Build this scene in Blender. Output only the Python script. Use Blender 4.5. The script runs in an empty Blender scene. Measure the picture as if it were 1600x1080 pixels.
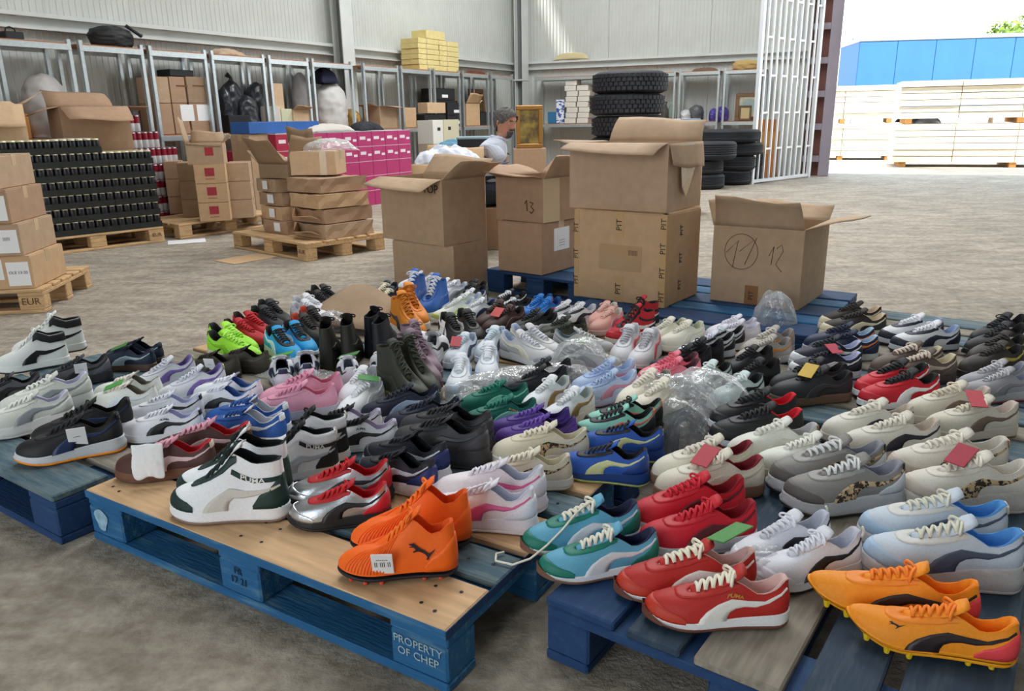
import bpy, bmesh, math, random
from mathutils import Vector, Matrix
from math import sin, cos, pi, radians, sqrt

random.seed(7)
SC = bpy.context.scene
COL = SC.collection

# ------------------------------------------------------------------ camera
F, PITCH, ROLL, HC = 1203., .2862, -.0172, 1.09
cam = bpy.data.objects.new('camera', bpy.data.cameras.new('camera'))
COL.objects.link(cam)
cp, sp = cos(PITCH), sin(PITCH)
r0, d0, u0 = Vector((1, 0, 0)), Vector((0, cp, -sp)), Vector((0, sp, cp))
cr, sr = cos(ROLL), sin(ROLL)
RX = r0 * cr + u0 * sr
UX = -r0 * sr + u0 * cr
DX = d0
cam.matrix_world = Matrix(((RX.x, UX.x, -DX.x, 0), (RX.y, UX.y, -DX.y, 0), (RX.z, UX.z, -DX.z, HC), (0, 0, 0, 1)))
cam.data.sensor_fit = 'HORIZONTAL'
cam.data.sensor_width = 36
cam.data.lens = 36 * F / 1600
cam.data.clip_end = 300
SC.camera = cam

# ------------------------------------------------------------------ world, lights, exposure
SC.view_settings.view_transform = 'Standard'
SC.view_settings.look = 'None'
SC.view_settings.gamma = 1
SC.view_settings.use_curve_mapping = False
SC.view_settings.exposure = 0.14
try:
    SC.cycles.use_denoising = True
    SC.cycles.max_bounces = 8
    SC.cycles.diffuse_bounces = 4
    SC.cycles.transparent_max_bounces = 10
    SC.cycles.sample_clamp_indirect = 8
except Exception:
    pass
w = bpy.data.worlds.new('sky')
SC.world = w
w.use_nodes = True
wn = w.node_tree
bg = wn.nodes['Background']
gr = wn.nodes.new('ShaderNodeTexGradient')
tc = wn.nodes.new('ShaderNodeTexCoord')
sx = wn.nodes.new('ShaderNodeSeparateXYZ')
cr_ = wn.nodes.new('ShaderNodeValToRGB')
cr_.color_ramp.elements[0].position = 0.0
cr_.color_ramp.elements[0].color = (1.0, .98, .95, 1)
cr_.color_ramp.elements[1].position = 0.7
cr_.color_ramp.elements[1].color = (.62, .80, 1.0, 1)
wn.links.new(tc.outputs['Generated'], sx.inputs[0])
wn.links.new(sx.outputs['Z'], cr_.inputs[0])
wn.links.new(cr_.outputs[0], bg.inputs['Color'])
wn.nodes.remove(gr)
bg.inputs['Strength'].default_value = 4.2

def light(name, kind, loc, target, energy, color=(1, 1, 1), size=(1, 1)):
    l = bpy.data.lights.new(name, kind)
    l.energy = energy
    l.color = color
    if kind == 'AREA':
        l.shape = 'RECTANGLE'
        l.size, l.size_y = size
    o = bpy.data.objects.new(name, l)
    COL.objects.link(o)
    o.location = loc
    o.rotation_euler = (Vector(target) - Vector(loc)).to_track_quat('-Z', 'Y').to_euler()
    return o
SUNV = Vector((.92, -.392, 0)) * -.75 + Vector((.5, .866, 0)) * .2 + Vector((0, 0, -.63))
sun = light('sun', 'SUN', (0, 0, 20), Vector((0, 0, 20)) + SUNV, 12.0, (1, .95, .86))
sun.data.angle = radians(.5)
# area lamps added under the solid roof in place of unseen skylights
for i, (x, y, e) in enumerate([(-1.0, 5.2, 150), (1.8, 9.2, 270), (4.2, 5.2, 90), (1.0, 12.4, 250), (.6, 1.2, 25)]):
    light('skylight_stand_in', 'AREA', (x, y, 6.4), (x, y, 0), e, (.97, .985, 1), (1.6, 3.0))

# ------------------------------------------------------------------ helpers
def ray(x, y):
    return RX * ((x - 800) / F) - UX * ((y - 540) / F) + DX
def at(x, y, z=0.):
    v = ray(x, y)
    t = (z - HC) / v.z
    return Vector((v.x * t, v.y * t, z))
def px(p):
    q = Vector(p) - Vector((0, 0, HC))
    z = q.dot(DX)
    return 800 + F * q.dot(RX) / z, 540 - F * q.dot(UX) / z
def z_for(x, y, ypx):
    lo, hi = -.5, 8.
    for _ in range(40):
        m = (lo + hi) / 2
        if px((x, y, m))[1] > ypx: lo = m
        else: hi = m
    return lo
def on_line(xpx, p, d, y=190):
    """point of the vertical plane through p along d seen in column xpx"""
    v = ray(xpx, y)
    n = Vector((-d[1], d[0], 0))
    t = Vector((p[0], p[1], 0)).dot(n) / Vector((v.x, v.y, 0)).dot(n)
    return Vector((v.x * t, v.y * t, 0))

def s2l(c):
    return c / 12.92 if c <= .04045 else ((c + .055) / 1.055) ** 2.4
def hexc(h):
    h = h.lstrip('#')
    if len(h) == 3: h = ''.join(c * 2 for c in h)
    return tuple(s2l(int(h[i:i + 2], 16) / 255) for i in (0, 2, 4))

MATS = {}
def mat(h, rough=.6, metal=0., bump=0., scale=40., var=0., kind='', coat=0.):
    key = (h, rough, metal, bump, scale, var, kind, coat)
    if key in MATS: return MATS[key]
    m = bpy.data.materials.new('surface_' + h + kind)
    m.use_nodes = True
    nt = m.node_tree
    b = nt.nodes['Principled BSDF']
    c = hexc(h)
    b.inputs['Base Color'].default_value = (*c, 1)
    b.inputs['Roughness'].default_value = rough
    b.inputs['Metallic'].default_value = metal
    if coat: b.inputs['Coat Weight'].default_value = coat
    if bump or var or kind:
        t = nt.nodes.new('ShaderNodeTexCoord')
        mp = nt.nodes.new('ShaderNodeMapping')
        nt.links.new(t.outputs['Object'], mp.inputs[0])
        n = nt.nodes.new('ShaderNodeTexNoise')
        n.inputs['Scale'].default_value = scale
        n.inputs['Detail'].default_value = 5
        if kind == 'wood':
            mp.inputs['Scale'].default_value = (1, 9, 9)
        if kind == 'metalrib':
            mp.inputs['Scale'].default_value = (6, 6, .3)
        nt.links.new(mp.outputs[0], n.inputs['Vector'])
        if var:
            mx = nt.nodes.new('ShaderNodeMix')
            mx.data_type = 'RGBA'
            rmp = nt.nodes.new('ShaderNodeMapRange')
            rmp.inputs[1].default_value = .3
            rmp.inputs[2].default_value = .7
            nt.links.new(n.outputs['Fac'], rmp.inputs[0])
            nt.links.new(rmp.outputs[0], mx.inputs[0])
            mx.inputs[6].default_value = (*[max(0, v * (1 - var)) for v in c], 1)
            mx.inputs[7].default_value = (*[min(1, v * (1 + var)) for v in c], 1)
            nt.links.new(mx.outputs[2], b.inputs['Base Color'])
        if bump:
            bp_ = nt.nodes.new('ShaderNodeBump')
            bp_.inputs['Strength'].default_value = bump
            bp_.inputs['Distance'].default_value = .004
            nt.links.new(n.outputs['Fac'], bp_.inputs['Height'])
            nt.links.new(bp_.outputs[0], b.inputs['Normal'])
    MATS[key] = m
    return m

def two_tone(name, ca, cb, scale, lo, hi, rough=.8, bump=.3, stretch=(1, 1, 1), detail=8, rough2=None):
    """painted / worn surface: colour b shows through colour a where the noise is high"""
    m = bpy.data.materials.new(name)
    m.use_nodes = True
    nt = m.node_tree
    b = nt.nodes['Principled BSDF']
    b.inputs['Roughness'].default_value = rough
    t = nt.nodes.new('ShaderNodeTexCoord')
    mp = nt.nodes.new('ShaderNodeMapping')
    mp.inputs['Scale'].default_value = stretch
    nt.links.new(t.outputs['Object'], mp.inputs[0])
    n = nt.nodes.new('ShaderNodeTexNoise')
    n.inputs['Scale'].default_value = scale
    n.inputs['Detail'].default_value = detail
    n.inputs['Roughness'].default_value = .65
    nt.links.new(mp.outputs[0], n.inputs['Vector'])
    r = nt.nodes.new('ShaderNodeMapRange')
    r.inputs[1].default_value, r.inputs[2].default_value = lo, hi
    nt.links.new(n.outputs['Fac'], r.inputs[0])
    mx = nt.nodes.new('ShaderNodeMix')
    mx.data_type = 'RGBA'
    mx.inputs[6].default_value = (*hexc(ca), 1)
    mx.inputs[7].default_value = (*hexc(cb), 1)
    nt.links.new(r.outputs[0], mx.inputs[0])
    nt.links.new(mx.outputs[2], b.inputs['Base Color'])
    if bump:
        n2 = nt.nodes.new('ShaderNodeTexNoise')
        n2.inputs['Scale'].default_value = scale * 4
        n2.inputs['Detail'].default_value = 6
        nt.links.new(mp.outputs[0], n2.inputs['Vector'])
        bp_ = nt.nodes.new('ShaderNodeBump')
        bp_.inputs['Strength'].default_value = bump
        bp_.inputs['Distance'].default_value = .006
        nt.links.new(n2.outputs['Fac'], bp_.inputs['Height'])
        nt.links.new(bp_.outputs[0], b.inputs['Normal'])
    return m

def plastic(name, dens=.12, tint=(1, 1, 1)):
    m = bpy.data.materials.new(name)
    m.use_nodes = True
    nt = m.node_tree
    nt.nodes.remove(nt.nodes['Principled BSDF'])
    out = nt.nodes['Material Output']
    tr = nt.nodes.new('ShaderNodeBsdfTransparent')
    tr.inputs[0].default_value = (*tint, 1)
    gl = nt.nodes.new('ShaderNodeBsdfGlossy')
    gl.inputs['Roughness'].default_value = .12
    df = nt.nodes.new('ShaderNodeBsdfDiffuse')
    df.inputs[0].default_value = (.85, .87, .9, 1)
    n = nt.nodes.new('ShaderNodeTexNoise')
    n.inputs['Scale'].default_value = 22
    n.inputs['Detail'].default_value = 4
    tcn = nt.nodes.new('ShaderNodeTexCoord')
    nt.links.new(tcn.outputs['Object'], n.inputs['Vector'])
    bp_ = nt.nodes.new('ShaderNodeBump')
    bp_.inputs['Strength'].default_value = .9
    bp_.inputs['Distance'].default_value = .02
    nt.links.new(n.outputs['Fac'], bp_.inputs['Height'])
    nt.links.new(bp_.outputs[0], gl.inputs['Normal'])
    m1 = nt.nodes.new('ShaderNodeMixShader')
    m1.inputs[0].default_value = .4
    nt.links.new(df.outputs[0], m1.inputs[1])
    nt.links.new(gl.outputs[0], m1.inputs[2])
    m2 = nt.nodes.new('ShaderNodeMixShader')
    lw = nt.nodes.new('ShaderNodeLayerWeight')
    lw.inputs[0].default_value = .35
    nt.links.new(bp_.outputs[0], lw.inputs['Normal'])
    ma = nt.nodes.new('ShaderNodeMath')
    ma.operation = 'MULTIPLY_ADD'
    ma.inputs[1].default_value = .45
    ma.inputs[2].default_value = dens
    nt.links.new(lw.outputs['Facing'], ma.inputs[0])
    nt.links.new(ma.outputs[0], m2.inputs[0])
    nt.links.new(tr.outputs[0], m2.inputs[1])
    nt.links.new(m1.outputs[0], m2.inputs[2])
    nt.links.new(m2.outputs[0], out.inputs[0])
    return m

def thing(name, label, cat, loc=(0, 0, 0), rz=0., group=None, scale=1.):
    o = bpy.data.objects.new(name, None)
    COL.objects.link(o)
    o.location = loc
    o.rotation_euler = (0, 0, rz)
    if scale != 1: o.scale = (scale,) * 3
    o.empty_display_size = .05
    o['label'] = label
    o['category'] = cat
    if group: o['group'] = group
    return o
def tag(o, label, cat, group=None):
    o['label'] = label
    o['category'] = cat
    if group: o['group'] = group
    return o
def place(name, me, parent=None, loc=(0, 0, 0), rot=(0, 0, 0), m=None, scale=None):
    o = bpy.data.objects.new(name, me)
    COL.objects.link(o)
    o.parent = parent
    o.location = loc
    o.rotation_euler = rot
    if scale: o.scale = scale
    if m is not None:
        if not me.materials: me.materials.append(None)
        o.material_slots[0].link = 'OBJECT'
        o.material_slots[0].material = m
    return o

class MB:
    """collects shapes into one mesh"""
    def __init__(s): s.v, s.f, s.sm = [], [], []
    def add(s, vs, fs, smooth=False):
        k = len(s.v)
        s.v += [tuple(v) for v in vs]
        s.f += [tuple(i + k for i in f) for f in fs]
        s.sm += [smooth] * len(fs)
        return s
    def box(s, x0, x1, y0, y1, z0, z1):
        return s.add([(x0, y0, z0), (x1, y0, z0), (x1, y1, z0), (x0, y1, z0), (x0, y0, z1), (x1, y0, z1), (x1, y1, z1), (x0, y1, z1)],
                     [(0, 3, 2, 1), (4, 5, 6, 7), (0, 1, 5, 4), (1, 2, 6, 5), (2, 3, 7, 6), (3, 0, 4, 7)])
    def cbox(s, x0, x1, y0, y1, z0, z1, b=.004):
        """box with bevelled edges"""
        bm = bmesh.new()
        bmesh.ops.create_cube(bm, size=1)
        for v in bm.verts:
            v.co = Vector((x0 if v.co.x < 0 else x1, y0 if v.co.y < 0 else y1, z0 if v.co.z < 0 else z1))
        bmesh.ops.bevel(bm, geom=bm.edges[:], offset=b, segments=1, affect='EDGES')
        bm.verts.index_update()
        s.add([v.co[:] for v in bm.verts], [[v.index for v in f.verts] for f in bm.faces])
        bm.free()
        return s
    def tube(s, pts, r, n=6, closed=False, rr=None):
        pts = [Vector(p) for p in pts]
        m = len(pts)
        vs, fs = [], []
        prev = None
        for i, p in enumerate(pts):
            a = pts[(i - 1) % m] if (closed or i > 0) else p
            b = pts[(i + 1) % m] if (closed or i < m - 1) else p
            t = (b - a).normalized() if (b - a).length > 1e-9 else Vector((0, 0, 1))
            ref = prev if prev is not None else (Vector((0, 0, 1)) if abs(t.z) < .9 else Vector((1, 0, 0)))
            x = (ref - t * ref.dot(t))
            x = x.normalized() if x.length > 1e-6 else t.orthogonal().normalized()
            prev = x
            y = t.cross(x)
            ri = rr[i] if rr else r
            for k in range(n):
                an = 2 * pi * k / n
                vs.append(p + x * cos(an) * ri + y * sin(an) * (ri if not isinstance(r, tuple) else ri))
        for i in range(m if closed else m - 1):
            for k in range(n):
                a, b = i * n + k, i * n + (k + 1) % n
                c, d = ((i + 1) % m) * n + (k + 1) % n, ((i + 1) % m) * n + k
                fs.append((a, b, c, d))
        if not closed:
            fs.append(tuple(reversed(range(n))))
            fs.append(tuple(range((m - 1) * n, m * n)))
        return s.add(vs, fs, True)
    def lathe(s, prof, n=32, closed=False):
        """prof: list of (r, z)"""
        vs, fs = [], []
        m = len(prof)
        for k in range(n):
            a = 2 * pi * k / n
            for r, z in prof: vs.append((r * cos(a), r * sin(a), z))
        for k in range(n):
            for i in range(m if closed else m - 1):
                j = (i + 1) % m
                fs.append((k * m + i, ((k + 1) % n) * m + i, ((k + 1) % n) * m + j, k * m + j))
        return s.add(vs, fs, True)
    def grid(s, rows, smooth=True, wrap=False, flip=False):
        m = len(rows[0])
        vs = [v for r in rows for v in r]
        fs = []
        for i in range(len(rows) - 1):
            for j in range(m if wrap else m - 1):
                f = (i * m + j, i * m + (j + 1) % m, (i + 1) * m + (j + 1) % m, (i + 1) * m + j)
                fs.append(f[::-1] if flip else f)
        return s.add(vs, fs, smooth)
    def mesh(s, name, m=None):
        me = bpy.data.meshes.new(name)
        me.from_pydata([tuple(v) for v in s.v], [], s.f)
        if any(s.sm): me.polygons.foreach_set('use_smooth', s.sm)
        me.materials.append(m)
        me.update()
        return me
    def build(s, name, m, parent=None, loc=(0, 0, 0), rot=(0, 0, 0)):
        return place(name, s.mesh(name, m), parent, loc, rot)

def recalc(me):
    bm = bmesh.new()
    bm.from_mesh(me)
    bmesh.ops.remove_doubles(bm, verts=bm.verts, dist=1e-5)
    bmesh.ops.recalc_face_normals(bm, faces=bm.faces)
    bm.to_mesh(me)
    bm.free()
    return me

def text_mesh(s, size, ext=.0006, bold=0.):
    c = bpy.data.curves.new('lettering', 'FONT')
    c.body = s
    c.size = size
    c.extrude = ext
    c.offset = bold
    c.align_x = 'CENTER'
    c.align_y = 'CENTER'
    c.resolution_u = 3
    o = bpy.data.objects.new('lettering', c)
    COL.objects.link(o)
    dg = bpy.context.evaluated_depsgraph_get()
    me = bpy.data.meshes.new_from_object(o.evaluated_get(dg))
    bpy.data.objects.remove(o)
    bpy.data.curves.remove(c)
    return me
def lettering(s, size, parent, loc, face, m, spin=0., bold=0., name='lettering'):
    """face: 'front' (-y), 'right' (+x), 'left' (-x), 'top'"""
    me = text_mesh(s, size, bold=bold)
    me.materials.clear()
    me.materials.append(m)
    base = {'front': Matrix.Rotation(pi / 2, 4, 'X'), 'right': Matrix.Rotation(pi / 2, 4, 'Z') @ Matrix.Rotation(pi / 2, 4, 'X'),
            'left': Matrix.Rotation(-pi / 2, 4, 'Z') @ Matrix.Rotation(pi / 2, 4, 'X'), 'top': Matrix.Identity(4)}[face]
    rot = (base @ Matrix.Rotation(spin, 4, 'Z')).to_euler()
    return place(name, me, parent, loc, rot)

TEX = {}
def wrinkle(o, strength, size):
    k = round(size, 3)
    if k not in TEX:
        t = bpy.data.textures.new('creases', 'CLOUDS')
        t.noise_scale = k
        t.noise_depth = 4
        t.noise_basis = 'VORONOI_F2_F1'
        TEX[k] = t
    sb = o.modifiers.new('smooth', 'SUBSURF')
    sb.levels = sb.render_levels = 1
    d = o.modifiers.new('creases', 'DISPLACE')
    d.texture = TEX[k]
    d.strength = strength
    d.mid_level = .35
def crumple(name, lx, ly, h, m, parent=None, loc=(0, 0, 0), rz=0., n=14, seed=0, dome=True, sharp=.4, tilt=0., floor=.004):
    """a crumpled sheet / bag: a double walled heap resting on z = 0 of its place"""
    rnd = random.Random(seed)
    ph = [(rnd.uniform(2, 9), rnd.uniform(2, 9), rnd.uniform(0, 6.3), rnd.uniform(.3, 1)) for _ in range(7)]
    rows = []
    for i in range(n + 1):
        row = []
        for j in range(n + 1):
            u, v = i / n * 2 - 1, j / n * 2 - 1
            q = max(0., 1 - (abs(u) ** 2.6)) * max(0., 1 - (abs(v) ** 2.6)) if dome else 1.
            k = sum(abs(sin(a * u + b * v + c)) * w_ for a, b, c, w_ in ph) / 3.2
            z = h * (q ** .5) * (1 - sharp + sharp * k)
            e = 1 + .10 * sin(5 * u + seed) * sin(4 * v + seed * 2)
            row.append((u * lx / 2 * e, v * ly / 2 * e, max(floor, z + tilt * u * lx / 2)))
        rows.append(row)
    mb = MB().grid(rows, True, flip=True)
    me = mb.mesh(name, m)
    o = place(name, me, parent, loc, (0, 0, rz))
    if dome: wrinkle(o, .10 * min(lx, ly), min(lx, ly) * .22)
    sd = o.modifiers.new('thickness', 'SOLIDIFY')
    sd.thickness = .0015
    return o

# ------------------------------------------------------------------ setting
WOOD = mat('c9a67a', .75, bump=.3, scale=7, var=.22, kind='wood')
WOODG = mat('8b8478', .85, bump=.5, scale=7, var=.3, kind='wood')
WOODT = mat('cfaa80', .7, bump=.3, scale=6, var=.16, kind='wood')
BLUE = two_tone('blue_painted_wood', '1c5f8f', '6a93a6', 5, .52, .8, .75, .45, (1, 7, 7))
BLUEG = two_tone('worn_blue_wood', '3f5c6b', '7f8a88', 5, .42, .72, .8, .45, (1, 7, 7))
BLUEK = two_tone('dark_slate_wood', '2a3e52', '52606a', 5, .5, .8, .8, .4, (1, 7, 7))
BLUED = two_tone('dark_blue_wood', '153b69', '2c5473', 5, .5, .8, .75, .4, (1, 7, 7))
STEEL = mat('c3ccd0', .38, .75, bump=.05, scale=30, var=.08)
STEELW = mat('c9cdcb', .55, .0, bump=.1, scale=4, var=.05)
WALLM = mat('c0c3bf', .42, bump=.06, scale=3, var=.04)
DARK = mat('23262b', .7)
BLACK = mat('15161a', .6, bump=.2, scale=60)
WHITE = mat('eceff3', .6)
PAPER = mat('f0f1f3', .7)
INK = mat('1b1a1c', .7)
CARD = {k: mat(v, .82, bump=.12, scale=18, var=.07) for k, v in dict(a='bda288', b='b59a7e', c='ab8b70', d='c7a580', e='9b8268', f='cfb08e').items()}

def floor_material():
    m = bpy.data.materials.new('concrete_floor')
    m.use_nodes = True
    nt = m.node_tree
    b = nt.nodes['Principled BSDF']
    b.inputs['Roughness'].default_value = .82
    t = nt.nodes.new('ShaderNodeTexCoord')
    def noise(scale, det, st=(1, 1, 1), rot=0.):
        mp = nt.nodes.new('ShaderNodeMapping')
        mp.inputs['Scale'].default_value = st
        mp.inputs['Rotation'].default_value = (0, 0, rot)
        nt.links.new(t.outputs['Object'], mp.inputs[0])
        n = nt.nodes.new('ShaderNodeTexNoise')
        n.inputs['Scale'].default_value = scale
        n.inputs['Detail'].default_value = det
        n.inputs['Roughness'].default_value = .62
        nt.links.new(mp.outputs[0], n.inputs['Vector'])
        return n
    n1, n2, n3 = noise(.9, 6), noise(22, 10), noise(3.0, 9, (1, 2.6, 1), .5)
    def ramp(n, lo, hi, a, c):
        r = nt.nodes.new('ShaderNodeValToRGB')
        e = r.color_ramp.elements
        e[0].position, e[1].position = lo, hi
        e[0].color, e[1].color = (*hexc(a), 1), (*hexc(c), 1)
        nt.links.new(n.outputs['Fac'], r.inputs[0])
        return r
    c1 = ramp(n1, .35, .68, 'b0a799', 'c9beae')
    c2 = ramp(n2, .36, .62, '8a8278', 'ffffff')
    c3 = ramp(n3, .38, .60, 'b5b0a8', 'ffffff')
    def mul(a, c, f):
        x = nt.nodes.new('ShaderNodeMix')
        x.data_type = 'RGBA'
        x.blend_type = 'MULTIPLY'
        x.inputs[0].default_value = f
        nt.links.new(a, x.inputs[6])
        nt.links.new(c, x.inputs[7])
        return x.outputs[2]
    o = mul(c1.outputs[0], c2.outputs[0], .45)
    o = mul(o, c3.outputs[0], .6)
    nt.links.new(o, b.inputs['Base Color'])
    ad = nt.nodes.new('ShaderNodeMath')
    ad.operation = 'ADD'
    n4 = noise(42, 9)
    nt.links.new(n4.outputs['Fac'], ad.inputs[0])
    nt.links.new(n3.outputs['Fac'], ad.inputs[1])
    bp_ = nt.nodes.new('ShaderNodeBump')
    bp_.inputs['Strength'].default_value = .75
    bp_.inputs['Distance'].default_value = .02
    nt.links.new(ad.outputs[0], bp_.inputs['Height'])
    nt.links.new(bp_.outputs[0], b.inputs['Normal'])
    return m

dL, nL = Vector((.5, .866, 0)), Vector((-.866, .5, 0))      # along the left wall, away behind it
dB, nB = Vector((.92, -.392, 0)), Vector((.392, .92, 0))    # along the back wall, away behind it
SL, SB = Vector((-4.67, 7.79, 0)), Vector((.43, 16.67, 0))  # front lines of the two shelf runs
WL, WB = SL + nL * .57, SB + nB * .55
def meet(p, d, q, e):
    n = Vector((-e.y, e.x, 0))
    return p + d * ((q - p).dot(n) / d.dot(n))
KC = meet(WL, dL, WB, dB)
HALL = 6.6
def struct(name, mb, m, parent=None, loc=(0, 0, 0), rot=(0, 0, 0)):
    o = mb.build(name, m, parent, loc, rot)
    if parent is None: o['kind'] = 'structure'
    return o
def swall(name, loc):
    o = bpy.data.objects.new(name, None)
    COL.objects.link(o)
    o.location = loc
    o['kind'] = 'structure'
    return o
K0 = KC - dL * 21
K2 = KC + dB * 15.5
K3 = K0 + dB * 15.5
FLOORM = floor_material()
inset = [K0, K3, K2, KC]
fo = MB().add([(*p.xy, 0) for p in inset] + [(*p.xy, -.2) for p in inset],
              [(0, 1, 2, 3), (4, 7, 6, 5), (0, 4, 5, 1), (1, 5, 6, 2), (2, 6, 7, 3), (3, 7, 4, 0)])
struct('floor', fo, FLOORM)
struct('trim_1', MB().box(-60, 90, -30, 120, -.5, -.21), mat('b5a998', .9, bump=.5, scale=3, var=.2)).name = 'ground'
# outside apron level with the floor
ap = [KC + nB * .02, K2 + nB * .02, K2 + nB * 30 + dB * 30, KC + nB * 30]
struct('outdoor_ground', MB().add([(*p.xy, -.004) for p in ap] + [(*p.xy, -.2) for p in ap], [(0, 1, 2, 3), (4, 7, 6, 5), (0, 4, 5, 1), (1, 5, 6, 2), (2, 6, 7, 3), (3, 7, 4, 0)]),
       mat('bfb2a0', .9, bump=.5, scale=2.2, var=.15))

def panel_mesh(wd, h0, h1):
    prof, n = [], 14
    for i in range(n):
        x = wd * i / n
        q = wd / n
        prof += [(x, 0), (x + q * .62, 0), (x + q * .70, -.005), (x + q * .92, -.005)]
    prof += [(wd - .006, 0), (wd - .003, .012), (wd, .012)]
    mb = MB()
    mb.grid([[(x, y, h0) for x, y in prof], [(x, y, h1) for x, y in prof]], False)
    return mb.mesh('panel', WALLM)
def ribbed_wall(name, p, d, length, h0, h1, wd=1.0, both=False):
    """wall of ribbed sheet panels; d runs with the room on its right-hand side (-y local)"""
    r = swall(name, p)
    r.rotation_euler = (0, 0, math.atan2(d.y, d.x))
    me = panel_mesh(wd, h0, h1)
    n = int(math.ceil(length / wd))
    for i in range(n):
        place('panel', me, r, (i * wd, 0, 0))
    MB().box(0, n * wd, .02, .12, h0, h1).build('backing', WALLM, r)
    return r
wl = ribbed_wall('wall_left', K0, dL, 21, 0, HALL)
XC = 6.05                                     # door post on the back wall: distance from the corner, below
colP = Vector((5.62, 14.42, 0))
wb_len = (colP - KC).dot(dB)
wb = ribbed_wall('wall_back', KC, dB, wb_len - .1, 0, HALL, wd=(wb_len - .1) / 6)
DOORW = 7.6
w2 = KC + dB * (wb_len + .5 + DOORW)
struct('wall_back_right', MB().box(0, (K2 - w2).length, 0, .12, 0, HALL), WALLM, None, w2, (0, 0, math.atan2(dB.y, dB.x)))
struct('wall_back_lintel', MB().box(0, DOORW + .5, 0, .12, 5.2, HALL), WALLM, None, KC + dB * (wb_len + .1), (0, 0, math.atan2(dB.y, dB.x)))
struct('wall_right', MB().box(0, 21, -.12, 0, 0, HALL), WALLM, None, K3, (0, 0, math.atan2(dL.y, dL.x)))
# wall behind the camera with its own wide gate opening
aF = math.atan2(dB.y, dB.x)
struct('wall_front', MB().box(0, 4.6, -.12, 0, 0, HALL).box(9.0, 15.5, -.12, 0, 0, HALL).box(4.6, 9.0, -.12, 0, 4.2, HALL), WALLM, None, K0, (0, 0, aF))
# roof with one narrow gap that lets a blade of sun fall on the back wall
def wall_pt(x, y):
    v = ray(x, y)
    t = (WB - Vector((0, 0, HC))).dot(nB) / v.dot(nB)
    return v * t + Vector((0, 0, HC))
q1, q2 = [P - SUNV * ((HALL - P.z) / -SUNV.z) for P in (wall_pt(846, -6), wall_pt(886, 96))]
if (q1 - KC).dot(dB) > (q2 - KC).dot(dB): q1, q2 = q2, q1
gw = .026
sl_ = [q1 - dL * gw, q2 - dL * gw, q2 + dL * gw, q1 + dL * gw]
rv = [(*p.xy, z) for z in (HALL, HALL + .03) for p in inset + sl_]
rf = []
for k in (0, 8):
    for i in range(4):
        j = (i + 1) % 4
        rf.append((k + i, k + j, k + 4 + j, k + 4 + i))
struct('ceiling', MB().add(rv, rf + [(0, 8, 9, 1), (1, 9, 10, 2), (2, 10, 11, 3), (3, 11, 8, 0), (4, 5, 13, 12), (5, 6, 14, 13), (6, 7, 15, 14), (7, 4, 12, 15)]), WALLM)

# girts (horizontal C rails) and columns of the steel frame
def zl(x, y):                                  # height of the left wall where the photo shows (x, y)
    p = on_line(x, WL, dL)
    return z_for(p.x, p.y, y)
gz = (zl(200, 39) + zl(650, 82)) / 2
angL = math.atan2(dL.y, dL.x)
def girt(p, d, a, b, z):
    ang = math.atan2(d.y, d.x)
    mb = MB().box(a, b, -.10, -.005, z, z + .012).box(a, b, -.10, -.005, z - .15, z - .138).box(a, b, -.103, -.097, z - .03, z + .012).box(a, b, -.018, -.006, z - .15, z)
    return struct('trim_1', mb, STEELW, None, p, (0, 0, ang))
girt(K0, dL, 0, 20.9, gz)
girt(K0, dL, 0, 20.9, gz + 2.4)
girt(KC, dB, .05, wb_len - .2, gz + .02)
def column(p, d, dark):
    ang = math.atan2(d.y, d.x)
    r = swall('trim_2', p)
    r.name = 'trim_column'
    r.rotation_euler = (0, 0, ang)
    MB().box(-.13, .13, -.30, -.285, 0, HALL).box(-.13, .13, -.125, -.11, 0, HALL).build('flange', STEELW, r)
    MB().box(-.012, .012, -.285, -.125, 0, HALL).build('web', mat('6d6e70', .6), r)
    for z in (gz - .35, gz + 1.9): MB().box(-.15, .15, -.31, -.09, z, z + .03).build('plate', STEELW, r)
cl = on_line(530, WL, dL)
column(cl, dL, 0)
column(KC - dL * .25 + dB * .05, dL, 1)
column(K0 + dL * 1.5, dL, 1)

# ------------------------------------------------------------------ the doorway at the back: post and barred gate
post = swall('door_1', colP)
post.rotation_euler = (0, 0, math.atan2(dB.y, dB.x))
PM = mat('9b93a0', .5, .2, var=.08, scale=3)
for x0, x1 in ((-.52, -.44), (-.30, -.25), (.04, .22)):
    MB().cbox(x0, x1, -.14, .1, 0, 5.2, .008).build('jamb', PM if x0 > 0 else STEELW, post)
for k in range(9):
    MB().cbox(-.25, .04, -.12, -.05, .25 + k * .56, .36 + k * .56, .006).build('stay', PM, post)
MB().box(-.25, .04, .02, .1, 0, 5.2).build('backplate', mat('7c5148', .7), post)
MB().cbox(-.44, -.40, -.2, -.14, 1.55, 1.68, .008).build('latch', WHITE, post)
G0, G1 = at(1174, 288), at(1262, 277)
gd = (G1 - G0)
gl_ = gd.length
gate = thing('barred_gate', 'tall white barred steel gate leaf standing open beside the bright doorway', 'gate', G0, math.atan2(gd.y, gd.x))
GM = mat('dfe5ea', .35, .35)
GH, NB_ = 4.6, 12
def bar(name, a, b, r=.018):
    x0, x1 = min(a[0], b[0]) - r, max(a[0], b[0]) + r
    z0, z1 = min(a[1], b[1]), max(a[1], b[1])
    MB().box(x0, x1, -r, r, z0, z1).build(name, GM, gate)
bar('bottom_rail', (0, .02), (gl_, .07))
bar('top_rail', (0, GH), (gl_, GH + .05))
bm_me = MB().box(-.014, .014, -.014, .014, .06, GH).mesh('bar', GM)
st_me = MB().box(-.03, .03, -.03, .03, .0, GH).mesh('bar', GM)
for i in range(NB_):
    place('bar', st_me if i in (0, NB_ - 1) else bm_me, gate, (gl_ * i / (NB_ - 1), 0, 0))
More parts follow.
